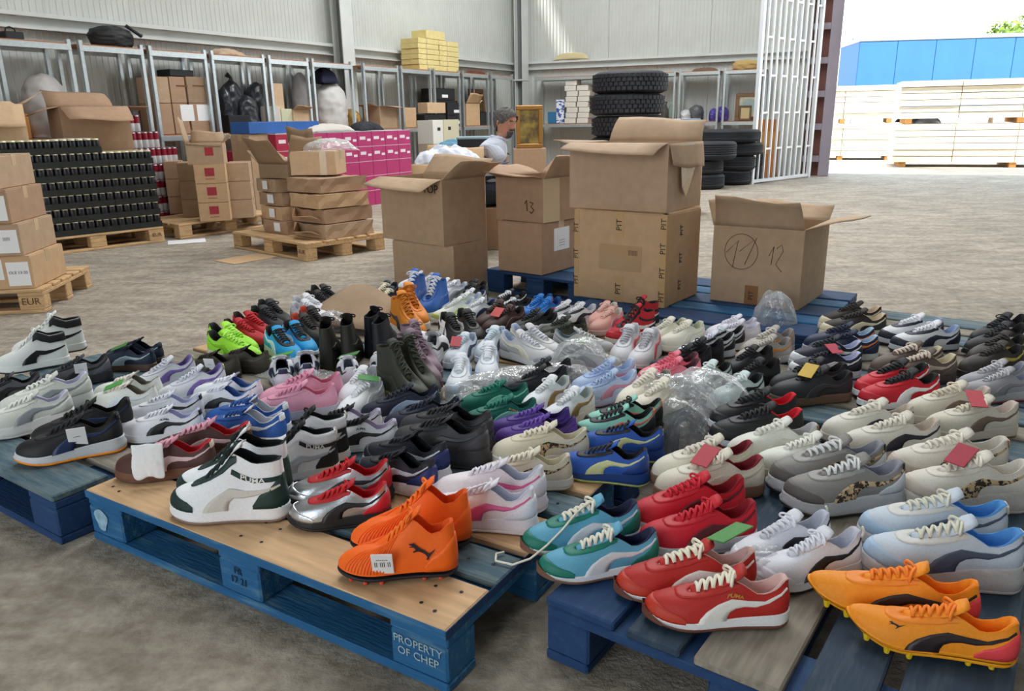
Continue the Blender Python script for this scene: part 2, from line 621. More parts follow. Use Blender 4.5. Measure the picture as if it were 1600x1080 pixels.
sp_ = gl_ / (NB_ - 1)
rg_me = MB().box(0, sp_, -.012, .012, -.014, .014).mesh('rung', GM)
for k in range(7):
    for i in range(0, NB_ - 1, 2):
        off = 1 if k % 2 else 0
        if i + off < NB_ - 1: place('rung', rg_me, gate, ((i + off) * sp_, 0, .55 + k * .57 + .0 * i))

# ------------------------------------------------------------------ outside: lumber, trailer, lamp, trees
LUM = mat('f0e4cc', .75, bump=.2, scale=5, var=.12, kind='wood')
LUMD = mat('b07d42', .8)
def lumber(p, ang, ln, dp, z0, h, label, layers=6):
    r = thing('lumber_bundle', label, 'lumber', (p.x, p.y, z0), ang, 'lumber stacked outside the doorway')
    lh = (h - .1) / layers
    rnd = random.Random(int(p.x * 100 + z0 * 10))
    for k in range(3):
        x = .15 + k * (ln - .45) / 2
        MB().box(x, x + .12, .02, dp - .02, 0, .098).build('bearer', LUMD, r)
    for k in range(layers):
        j = rnd.uniform(-.025, .025)
        n = max(1, round(ln / 1.1))
        for q in range(n):
            MB().box(q * ln / n + .006, (q + 1) * ln / n - .006, j + rnd.uniform(0, .02), dp, .1 + k * lh, .1 + (k + 1) * lh - .012).build('plank', LUM, r)
    return r
pa, pb = at(1392, 261), at(1600, 262)
a2 = math.atan2((pb - pa).y, (pb - pa).x)
lumber(pa, a2, 4.4, 1.2, 0, .86, 'pale lumber bundle at the bottom of the nearer outdoor stack')
lumber(pa + Vector((.03, .02, 0)), a2, 4.4, 1.2, .86, .84, 'pale lumber bundle on top of the nearer outdoor stack')
pc = at(1290, 250)
lumber(pc + Vector((-.9, .3, 0)), a2, 2.55, 1.2, 0, .86, 'pale lumber bundle low in the farther stack beside the door post')
lumber(pc + Vector((-.9, .3, 0)), a2, 2.5, 1.2, .86, .86, 'pale lumber bundle topping the farther stack beside the door post')

tr = thing('trailer', 'long blue curtain sided trailer behind the stacked lumber outside', 'trailer', (11.8, 27.5, 0), math.radians(-9))
TB = mat('205c90', .7, bump=.1, scale=2, var=.06)
MB().box(0, 18, 0, 2.5, 1.15, 3.42).build('body', mat('205c90', .7), tr)
for k in range(15):
    MB().cbox(k * 1.2 + .004, k * 1.2 + 1.196, -.035, -.002, 1.2, 3.36, .012).build('curtain_panel', TB, tr)
MB().cbox(-.03, 18.03, -.06, 2.53, 3.37, 3.5, .02).build('top_rail', mat('8a8f95', .4, .4), tr)
MB().cbox(0, 18, -.04, 2.5, 1.0, 1.16, .02).build('chassis', DARK, tr)
wm = MB().lathe([(.2, -.14), (.42, -.15), (.5, -.1), (.5, .1), (.42, .15), (.2, .14)], 20, True).mesh('wheel', BLACK)
for x in (11.5, 12.9, 14.3, 2.5):
    place('wheel', wm, tr, (x, .25, .5), (pi / 2, 0, 0))
    place('wheel', wm, tr, (x, 2.2, .5), (pi / 2, 0, 0))
def far_ground(y, xpx):
    v = ray(xpx, 170)
    t = y / v.y
    return Vector((v.x * t, y, -.2))
sl = far_ground(46, 1331)
lp = thing('street_lamp', 'thin grey street lamp beyond the blue trailer', 'lamp', sl)
MB().tube([(0, 0, 0), (0, 0, 5.2)], .05, 6).build('pole', mat('8d9196', .5), lp)
MB().cbox(-.38, .38, -.1, .1, 5.2, 5.32, .03).build('lamp_head', mat('6d7278', .5), lp)
def tree(p, h, cr_, seed, label):
    rnd = random.Random(seed)
    r = thing('tree', label, 'tree', p, 0)
    MB().tube([(0, 0, 0), (.05, 0, h * .4), (0, .1, h * .85)], .12, 6, rr=[.16, .11, .04]).build('trunk', mat('6d5a48', .9), r)
    mb = MB()
    for i in range(420):
        a, b, q = rnd.uniform(0, 6.28), rnd.uniform(-1, 1), rnd.random() ** .4
        c = Vector((cos(a) * sqrt(1 - b * b), sin(a) * sqrt(1 - b * b), b)) * q * cr_ + Vector((0, 0, h - cr_ * .6))
        u = Vector((rnd.uniform(-1, 1), rnd.uniform(-1, 1), rnd.uniform(-1, 1))).normalized() * .17
        v = u.orthogonal().normalized() * .1
        mb.add([c - u, c + v, c + u, c - v], [(0, 1, 2, 3)])
    o = mb.build('foliage', mat('6a8424', .7, var=.3, scale=3), r)
    o['kind'] = 'stuff'
tree(far_ground(44, 1550), 5.6, .85, 3, 'small sparse green tree beyond the trailer roof')
tree(far_ground(40, 1592), 5.5, 1.15, 4, 'fuller yellow green tree at the edge beyond the trailer')

# ------------------------------------------------------------------ pallets
PH = .15
def pallet(label, O, ang, lx=1.2, ly=.8, tops=None, block=None, group=None, gaps=None, jit=0.0, seed=0, h=PH, cham=.03):
    """timber pallet; local x runs along its long deck boards"""
    rnd = random.Random(seed)
    ang = radians(ang)
    r = thing('pallet', label, 'pallet', (O[0], O[1], 0), ang, group)
    tb = .022
    tops = tops or [WOOD] * 5
    block = block or WOOD
    n = len(tops)
    ws = [1.45 if i % 2 == 0 else 1.0 for i in range(n)]
    gap = .028
    k = (ly - gap * (n - 1)) / sum(ws)
    y = 0
    for i in range(n):
        w_ = ws[i] * k
        j0, j1 = rnd.uniform(-jit, jit), rnd.uniform(-jit, jit)
        b = place('deck_board', MB().cbox(j0, lx + j1, y, y + w_, h - tb, h + rnd.uniform(-.002, 0), .004).mesh('deck_board', tops[i]), r)
        y += w_ + gap
    for x in (0, lx / 2 - .07, lx - .145):
        w_ = .145 if x not in (lx / 2 - .07,) else .14
        place('stringer_board', MB().cbox(x, x + w_, .004, ly - .004, h - 2 * tb, h - tb, .003).mesh('stringer_board', block), r)
        for y in (0.002, ly / 2 - .05, ly - .102):
            MB().cbox(x + .001, x + w_ - .001, y, y + .1, tb, h - 2 * tb, .005).build('block', block, r)
    for y in (0, ly / 2 - .05, ly - .1):
        MB().cbox(.0, lx, y, y + .1, 0, tb, .004).build('bottom_board', block, r)
    return r
TN, GB = WOODT, BLUEG
BP = 'worn blue wooden pallets carrying the shoes'
pA = pallet('front blue pallet with pale board under orange football boots', (-1.16, 1.89), -31.5, tops=[TN, GB, TN, GB, TN], block=BLUE, seed=1)
MB().cbox(-.001, 1.201, -.0015, .002, PH - .023, PH - .0025, .0008).build('painted_edge', BLUE, pA)
MB().cbox(1.199, 1.2015, -.0015, .80, PH - .023, PH - .003, .0008).build('painted_edge', BLUED, pA)
nl_ = MB()
for bx_ in (.05, .10, .57, .63, 1.10, 1.15):
    for by_, bz_ in ((.045, 0), (.115, 0), (.235, 0), (.40, 0), (.56, 0), (.70, 0)):
        q_ = .006 * sin(bx_ * 90 + by_ * 50)
        nl_.add([(bx_ + q_ + .0045 * cos(a), by_ + q_ + .0045 * sin(a), PH + .0006) for a in [i * pi / 4 for i in range(8)]], [tuple(range(8))])
nl_.build('nail_heads', INK, pA)['kind'] = 'stuff'
lettering('PROPERTY\nOF CHEP', .026, pA, (1.128, -.0005, .075), 'front', mat('9fb9c4', .8))
lettering('FR\n17 21', .026, pA, (.60, -.0005, .075), 'front', mat('123c56', .8))
MB().add([(.02 + .035 * (1 + cos(a) * (.8 + .2 * sin(3 * a))), -.0006, .072 + .032 * sin(a)) for a in [i * .4 for i in range(16)]], [tuple(range(16))]).build('paint_patch', mat('8fb4c6', .8, var=.3, scale=40), pA)
pL = pallet('worn blue pallet at left edge under black and orange sneakers', (-2.225, 2.525), -34, tops=[GB, WOODG, GB, GB, GB], block=BLUED, seed=2)
pallet('blue pallet under the teal and purple sneakers', (-.70, 2.63), -31.5, tops=[GB, WOODT, GB, WOODG, WOODT], block=BLUED, seed=3)
pallet('blue pallet under the lime, red and bright blue sneakers at left', (-1.51, 3.10), -34, .85, .8, tops=[WOODG, WOODT, WOODG, GB, WOODG], block=BLUED, seed=4)
pallet('weathered pallet under cream and grey sneakers before the box stacks', (-.24, 3.37), -31.5, 1.2, .70, tops=[WOODT, WOODG, WOODT, WOODG, GB], block=BLUED, seed=5)
pallet('short weathered pallet under the rearmost white sneakers', (-1.01, 3.84), -34, .8, .75, tops=[WOODG, WOODT, WOODG, GB], block=BLUED, seed=6)
pC = pallet('dark blue pallet under red and green retro sneakers', (.707, .90), 54, tops=[BLUEK, BLUEK, WOODG, BLUEK, BLUED], block=BLUED, seed=7)
pallet('dark blue pallet at right edge under orange track spikes', (1.395, .40), 54, tops=[BLUEK, BLUEK, BLUEG, BLUEK, BLUEK], block=BLUED, seed=8)
pallet('blue pallet under black gum soled sneakers at right', (.81, 2.40), -36, tops=[BLUEG, WOODG, BLUEG, GB, WOODG], block=BLUED, seed=9)
pallet('weathered pallet at right rear under white and navy sneakers', (1.30, 3.11), -36, tops=[WOODG, WOODG, GB, WOODG, GB], block=BLUED, seed=10)

# ------------------------------------------------------------------ sneakers
def lerp(a, b, t): return a + (b - a) * t
def tab(xs, ys, x):
    if x <= xs[0]: return ys[0]
    for i in range(1, len(xs)):
        if x <= xs[i]:
            t = (x - xs[i - 1]) / (xs[i] - xs[i - 1])
            t = t * t * (3 - 2 * t) if False else t
            return lerp(ys[i - 1], ys[i], t)
    return ys[-1]
STY = dict(
    #        sole heel/toe thickness, spring, collar heel, ankle, eyelet, vamp z, toe z, throat front x, flare
    low=dict(sh=.115, st=.10, spring=.02, hz=.350, az=.245, ez=.350, vz=.265, tz=.10, xv=.70, flare=.012),
    run=dict(sh=.155, st=.085, spring=.055, hz=.405, az=.275, ez=.372, vz=.255, tz=.085, xv=.70, flare=.03),
    chunk=dict(sh=.20, st=.125, spring=.05, hz=.42, az=.315, ez=.405, vz=.305, tz=.10, xv=.71, flare=.04),
    high=dict(sh=.13, st=.115, spring=.02, hz=.52, az=.495, ez=.575, vz=.29, tz=.11, xv=.69, flare=.012),
    boot=dict(sh=.13, st=.11, spring=.025, hz=.68, az=.68, ez=.72, vz=.30, tz=.11, xv=.66, flare=.012),
    retro=dict(sh=.115, st=.06, spring=.045, hz=.345, az=.24, ez=.335, vz=.225, tz=.075, xv=.69, flare=.004),
    fball=dict(sh=.065, st=.06, spring=.03, hz=.46, az=.37, ez=.50, vz=.24, tz=.085, xv=.62, flare=-.004),
    spike=dict(sh=.06, st=.045, spring=.13, hz=.30, az=.205, ez=.285, vz=.20, tz=.06, xv=.67, flare=-.004),
)
class Shoe:
    N = 26
    def __init__(s, sty, side):
        s.__dict__.update(STY[sty])
        s.sty, s.side = sty, side                  # side = +1: outer side on +y
        s.slim = {'retro': .93, 'spike': .86, 'fball': .92, 'chunk': 1.05, 'run': 1.0}.get(sty, .98)
    def hw(s, x, outer):
        W = tab([0, .2, .35, .5, .65, .78, .9, 1], [.118, .122, .124, .142, .172, .178, .17, .16] if outer else [.112, .113, .108, .118, .152, .168, .165, .158], x)
        q = 1.
        if x < .13: q = max(0, 1 - (1 - x / .13) ** 2.1) ** .48
        if x > .66: q = max(0, 1 - ((x - .66) / .34) ** 2.5) ** .5
        return W * q * s.slim
    def cx(s, x): return -.028 * max(0, (x - .55) / .45) ** 1.5
    def out(s, p, k=1., off=0.):
        """outline point for p in [0, 2): heel -> outer side -> toe -> inner side"""
        o = p <= 1
        a = p if o else 2 - p
        x = (1 - cos(pi * a)) / 2
        y = s.hw(x, o) * (1 if o else -1) + s.cx(x)
        return (lerp(.5, x, k) + (off * (x - .5) * 2), y * k + (off if o else -off) * (1 if abs(y) > .01 else 0))
    def zb(s, x): return s.spring * max(0, (x - .66) / .34) ** 2 + .018 * max(0, (.09 - x) / .09) ** 1.5
    def zt(s, x): return lerp(s.sh, s.st, min(1, max(0, x * 1.25 - .1))) + s.spring * .8 * max(0, (x - .66) / .34) ** 2
    def opening(s, p):
        o = p <= 1
        a = p if o else 2 - p
        xb = (1 - cos(pi * a)) / 2
        x = tab([0, .1, .2, .35, .5, .65, .8, .9, 1], [.035, .10, .19, .32, .43, .53, .62, .66, .68], xb) * s.xv / .68 if xb > .35 else tab([0, .1, .2, .35], [.035, .10, .19, .32 * s.xv / .68], xb)
        g = tab([0, .03, .1, .2, .32, .42, .55, .63, .68, .71], [0, .03, .072, .082, .078, .056, .048, .042, .03, 0], x / s.xv * .70)
        if a > .995: g = 0
        z = tab([0, .06, .14, .24, .34, .40, .55, .70], [s.hz, s.hz - .012, lerp(s.hz, s.az, .75), s.az, lerp(s.az, s.ez, .75), s.ez, lerp(s.ez, s.vz, .55), s.vz], x / s.xv * .70)
        if s.sty == 'boot': g *= 1.12
        return Vector((x, (g if o else -g) * s.slim + s.cx(x), z))
    def surf(s, p, t):
        a = p if p <= 1 else 2 - p
        xb = (1 - cos(pi * a)) / 2
        bx, by = s.out(p, .975)
        B = Vector((bx, by, s.zt(xb) - .008))
        O = s.opening(p)
        d = Vector((B.x - O.x, B.y - O.y, 0))
        w_ = min(1, max(0, (xb - .35) / .45))
        h = O.z - B.z
        fat = .02 if xb < .5 else .01
        up = lerp(.55 * h, s.tz + .02, w_)
        P1 = B + Vector((0, 0, up)) + d.normalized() * lerp(fat, .0, w_) if d.length > 1e-6 else B + Vector((0, 0, up))
        Pa = O + Vector((0, 0, -.38 * h)) + d * .25
        Pb = O + d * .55 + Vector((0, 0, -.012))
        P2 = Pa.lerp(Pb, w_)
        if s.sty in ('high', 'boot') and xb < .4:
            P1 = B + Vector((0, 0, .35 * h)) + d * -.15
            P2 = O + Vector((0, 0, -.4 * h)) + d * .05
        u = 1 - t
        return B * u ** 3 + P1 * (3 * u * u * t) + P2 * (3 * u * t * t) + O * t ** 3
    def nrm(s, p, t):
        e = .01
        t0, t1 = max(0, t - e), min(1, t + e)
        a = s.surf((p + e) % 2, t) - s.surf((p - e) % 2, t)
        b = s.surf(p, t1) - s.surf(p, t0)
        n = b.cross(a)
        n = n.normalized() if n.length > 1e-12 else Vector((0, 0, 1))
        q = s.surf(p, t)
        if n.dot(Vector((q.x - .45, q.y, q.z - .12))) < 0: n = -n
        return n
    def ps(s): return [i / s.N for i in range(2 * s.N)]
    def pts(s, p, t, off):
        return s.surf(p, t) + s.nrm(p, t) * off
    def fin(s, mb, name):
        if s.side < 0:
            mb.v = [(x, -y, z) for x, y, z in mb.v]
        return recalc(mb.mesh(name))
    def sole(s):
        mb = MB()
        def ring(k, zf, off=0.):
            return [(*s.out(p, k, off), zf((1 - cos(pi * (p if p <= 1 else 2 - p))) / 2)) for p in s.ps()]
        th = .022
        f = s.flare
        rows = [ring(.97, lambda x: s.zb(x) + th * .8), ring(.995 + f * .8, lambda x: s.zb(x) + th * 1.3), ring(1.0 + f, lambda x: lerp(s.zb(x), s.zt(x), .45)),
                ring(.985 + f * .15, lambda x: lerp(s.zb(x), s.zt(x), .72)), ring(.998, lambda x: s.zt(x) - .012), ring(.985, lambda x: s.zt(x)), ring(.9, lambda x: s.zt(x))]
        if s.sty == 'chunk':
            for i, p in enumerate(s.ps()):
                w_ = .012 * sin(i * 1.9)
                rows[2][i] = (rows[2][i][0], rows[2][i][1] * (1 + .05 * sin(i * 1.3)), rows[2][i][2] + w_)
                rows[4][i] = (rows[4][i][0], rows[4][i][1], rows[4][i][2] + .016 * sin(i * .9))
        mb.grid(rows, True, True)
        n = 2 * s.N
        mb.f.append(tuple(range(n)))
        mb.f.append(tuple(range(6 * n, 7 * n)))
        mb.sm += [False, False]
        return s.fin(mb, 'sole')
    def outsole(s):
        mb = MB()
        th = .022
        def ring(k, dz):
            return [(*s.out(p, k), s.zb((1 - cos(pi * (p if p <= 1 else 2 - p))) / 2) + dz) for p in s.ps()]
        f = 1 + s.flare * .8
        rows = [ring(.93, 0), ring(.985 * f, .003), ring(.995 * f, th * .6), ring(.99 * f, th * 1.15), ring(.9, th * 1.2)]
        mb.grid(rows, True, True)
        n = 2 * s.N
        mb.f.append(tuple(range(n)))
        mb.f.append(tuple(range(4 * n, 5 * n)))
        mb.sm += [False, False]
        if s.sty == 'retro':                        # rubber toe bumper
            ps = [.78 + i * .044 for i in range(11)]
            mb.grid([[(*s.out(p, 1.012), s.zb((1 - cos(pi * (p if p <= 1 else 2 - p))) / 2) + .004 + z * (1 - abs(p - 1) * 3.4)) for p in ps] for z in (.0, .05, .085, .10)], True)
        return s.fin(mb, 'outsole')
    def upper(s):
        mb = MB()
        T = [0, .1, .22, .36, .5, .64, .78, .9, 1]
        mb.grid([[s.surf(p, t) for p in s.ps()] for t in T], True, True)
        return s.fin(mb, 'upper')
    def lining(s):
        mb = MB()
        def ring(k, dz, t=None):
            r = []
            for p in s.ps():
                o = s.opening(p)
                c = Vector((.36 * s.xv / .68, s.cx(.3), o.z))
                r.append(o.lerp(c, k) + Vector((0, 0, dz)))
            return r
        low = []
        for p in s.ps():
            x, y = s.out(p, .78)
            low.append(Vector((x * .92, y, s.zt(x) + .02)))
        r0, r1, r2 = ring(0, 0), ring(.04, .006), ring(.10, -.004)
        r3 = [a.lerp(b, .45) for a, b in zip(ring(.12, -.02), low)]
        mb.grid([r0, r1, r2, r3, low], True, True)
        n = 2 * s.N
        mb.f.append(tuple(range(4 * n, 5 * n)))
        mb.sm.append(False)
        return s.fin(mb, 'lining')
    def tongue(s):
        mb = MB()
        rows, rows2 = [], []
        xe = .36 * s.xv / .70
        for i in range(9):
            q = i / 8
            x = lerp(s.xv - .01, xe - .030, q)
            z = tab([0, .40, .55, .70], [s.ez, s.ez, lerp(s.ez, s.vz, .55), s.vz], x / s.xv * .70) + (0.0 if q < .7 else (q - .7) * .22)
            hw = lerp(.038, .088, q) * s.slim * (.78 if q == 1 else 1)
            rows.append([(x, s.cx(x) + hw * k, z + .006 + .016 * (1 - k * k)) for k in (-1, -.5, 0, .5, 1)])
            rows2.append([(x + .004, s.cx(x) + hw * k * .98, z - .010 + .014 * (1 - k * k)) for k in (-1, -.5, 0, .5, 1)])
        ring = [r + q[::-1] for r, q in zip(rows, rows2)]
        mb.grid(ring, True, True)
        mb.f.append(tuple(range(10)))
        mb.f.append(tuple(range(80, 90)))
        mb.sm += [False, False]
        return s.fin(mb, 'tongue')
    def eyez(s, x): return tab([0, .40, .55, .70], [s.ez, s.ez, lerp(s.ez, s.vz, .55), s.vz], x / s.xv * .70)
    def laces(s, bow=True):
        mb = MB()
        n = 6
        x0, x1 = s.xv - .05, .40 * s.xv / .70
        r = .0125 if s.sty in ('run', 'chunk', 'spike', 'fball') else .0145
        def eye(i, sd):
            x = lerp(x0, x1, i / (n - 1))
            return Vector((x, s.cx(x) + sd * lerp(.052, .064, i / (n - 1)) * s.slim, s.eyez(x) + .006))
        def strip(a, b, lift, rr):
            pts = []
            for k in range(6):
                q = k / 5
                p = a.lerp(b, q)
                p.z += lift * (4 * q * (1 - q)) ** .7 + .004
                pts.append(p)
            mb.tube(pts, rr, 5)
        for i in range(n):
            strip(eye(i, 1), eye(i, -1), .026, r)
            if i < n - 1:
                strip(eye(i, 1), eye(i + 1, -1), .034, r * .9)
        if bow:
            c = (eye(n - 1, 1) + eye(n - 1, -1)) / 2 + Vector((.0, 0, .036))
            rnd = random.Random(len(s.sty))
            for sd in (1, -1):
                pts = [c + Vector((.03 * sin(q * pi) + .05 * q * (1 - q), sd * .11 * sin(q * pi) , .02 * sin(q * pi * 2) - .035 * sin(q * pi))) for q in [k / 8 for k in range(9)]]
                mb.tube(pts, r * .8, 5)
        return s.fin(mb, 'laces')
    def patchrows(s, ps, t0, t1, off=.0055, nt=4):
        """raised overlay between t0(p) and t1(p)"""
        rows = []
        for k in range(nt + 1):
            rows.append([s.pts(p % 2, lerp(t0(p), t1(p), k / nt), off) for p in ps])
        low = [[s.pts(p % 2, t, -.004) for p in ps] for t in ()]
        first = [s.pts(p % 2, max(0, t0(p) - .0), -.004) for p in ps]
        last = [s.pts(p % 2, t1(p), -.004) for p in ps]
        return [first] + rows + [last]
    def patch(s, name, ps, t0, t1, off=.0055, nt=4):
        mb = MB().grid(s.patchrows(ps, t0, t1, off, nt), True)
        return s.fin(mb, name)
    @staticmethod
    def p_of(x): return math.acos(1 - 2 * min(1, max(0, x))) / pi
    def stripe(s):
        mb = MB()
        hi = s.sty in ('high', 'boot')
        U = [(.66, .0), (.645, .14), (.61, .30), (.54, .44), (.44, .54), (.32, .62), (.2, .70), (.09, .78), (.03, .83)]
        Lw = [(.46, .0), (.455, .1), (.44, .2), (.40, .29), (.34, .37), (.26, .46), (.17, .57), (.085, .68), (.028, .76)]
        k = .62 if hi else .95
        for sd in (0, 1):
            rows = []
            for (xu, tu), (xl, tl) in zip(U, Lw):
                row = []
                for q in (0, .25, .5, .75, 1):
                    p = s.p_of(lerp(xu, xl, q))
                    t = lerp(tu, tl, q) * k
                    p = p if sd == 0 else 2 - p
                    row.append(s.pts(p, t, .0085))
                a = s.p_of(xu); b = s.p_of(xl)
                row = [s.pts(a if sd == 0 else 2 - a, tu * k, -.003)] + row + [s.pts(b if sd == 0 else 2 - b, tl * k, -.003)]
                rows.append(row)
            mb.grid(rows, True)
        return s.fin(mb, 'side_stripe')
    def toe(s):
        ps = [.66 + i * (.68 / 16) for i in range(17)]
        return s.patch('toe_overlay', ps, lambda p: 0.0, lambda p: tab([0, .12, .3, .36], [.40, .38, .22, .06], abs(p - 1)))
    def heel(s):
        ps = [(-.34 + i * (.68 / 16)) for i in range(17)]
        return s.patch('heel_counter', ps, lambda p: .0, lambda p: tab([0, .15, .3, .34], [.72, .62, .3, .08], abs(p)))
    def tabh(s):
        ps = [(-.10 + i * (.20 / 6)) for i in range(7)]
        return s.patch('heel_tab', ps, lambda p: .70, lambda p: .985, .011, 3)
    def eyestay(s):
        ps = [.44 + i * (1.12 / 28) for i in range(29)]
        return s.patch('eyestay', ps, lambda p: tab([0, .25, .5, .56], [.80, .72, .70, .86], abs(p - 1)), lambda p: .99)
    def band(s):
        """broad ankle band of a hi-top"""
        ps = [(-.46 + i * (.92 / 22)) for i in range(23)]
        return s.patch('ankle_band', ps, lambda p: .60, lambda p: .70)
    def collar(s):
        ps = [(-.50 + i * (1.0 / 24)) for i in range(25)]
        return s.patch('padded_collar', ps, lambda p: .72, lambda p: .985, .016)
    def loose(s):
        mb = MB()
        ctl = [(.44, .03, s.ez + .045), (.56, .10, s.ez + .01), (.68, .15, s.ez * .72), (.82, .19, s.ez * .40), (.96, .22, .05), (1.10, .22, .014), (1.22, .14, .014), (1.20, .04, .014), (1.10, .02, .014)]
        pts = []
        for i in range(len(ctl) - 1):
            a, b = Vector(ctl[i]), Vector(ctl[i + 1])
            pts += [a.lerp(b, q / 3) for q in range(3)]
        mb.tube(pts, .0095, 5)
        return s.fin(mb, 'loose_lace')
    def studs(s):
        mb = MB()
        for x, y in ((.15, .07), (.15, -.07), (.28, .075), (.28, -.07), (.62, .12), (.62, -.11), (.75, .12), (.75, -.13), (.87, .08), (.87, -.12), (.7, 0)):
            z = s.zb(x)
            mb.add([(x + r_ * cos(a), y + r_ * sin(a), zz) for r_, zz in ((.026, z + .02), (.016, z - .032)) for a in [i * pi / 4 for i in range(8)]],
                   [(i, (i + 1) % 8, 8 + (i + 1) % 8, 8 + i) for i in range(8)] + [tuple(range(8, 16))], False)
        return s.fin(mb, 'studs')
    def ridges(s):
        mb = MB()
        for i in range(13):
            x = .60 + i * .027
            pts = []
            p = s.p_of(x)
            for t in [.06 + k * .11 for k in range(8)]:
                pts.append(s.pts(p, t, .0015))
            mb.tube(pts, .006, 5)
            mb.tube([s.pts(2 - p, t, .0015) for t in [.06 + k * .11 for k in range(8)]], .006, 5)
        return s.fin(mb, 'ridges')
    def loop(s):
        mb = MB()
        o = s.opening(0)
        mb.tube([o + Vector((-.012 * sin(q * pi) * 1.6 - .01, 0, -.07 + .10 * q)) for q in [k / 6 for k in range(7)]], .010, 5)
        return s.fin(mb, 'pull_loop')
    def strap(s):
        mb = MB()
        xs = (.40 * s.xv / .70, .47 * s.xv / .70)
        rows = []
        for x in (xs[0] - .0, xs[0] + .02, xs[1] + .02, xs[1] + .05):
            row = []
            for k in range(9):
                q = k / 4 - 1
                row.append((x, s.cx(x) + q * .098 * s.slim, s.eyez(x) + .046 - .085 * abs(q) ** 2.2))
            rows.append(row)
        mb.grid(rows, True)
        return s.fin(mb, 'strap')
CACHE = {}
def part(sty, side, kind):
    k = (sty, side, kind)
    if k not in CACHE: CACHE[k] = getattr(Shoe(sty, side), kind)()
    return CACHE[k]
tag_me = MB().cbox(-.02, .02, -.001, .001, -.028, .028, .0008).mesh('tag')
cat_pts = [(-1, .55), (-.8, .62), (-.72, .8), (-.6, .66), (-.3, .5), (.1, .42), (.5, .2), (.78, .5), (1, .9), (.9, .4), (.72, 0), (.6, -.3), (.5, -.75), (.36, -.7), (.42, -.3), (.2, -.02), (-.1, .05), (-.3, -.02), (-.55, -.3), (-.62, -.22), (-.45, .1), (-.6, .25), (-.9, .2), (-.92, .3), (-.72, .38), (-.98, .45)]
def catmark(s_, off, p, t, size, sd=1):
    """leaping animal mark laid on the outer side of a shoe"""
    mb = MB()
    p0 = p
    vs = []
    for x, y in cat_pts:
        vs.append(s_.pts((p0 - x * size * .5 * sd) % 2, min(.97, max(.02, t + y * size * 1.15)), off))
    mb.add(vs, [tuple(range(len(vs)))])
    return mb

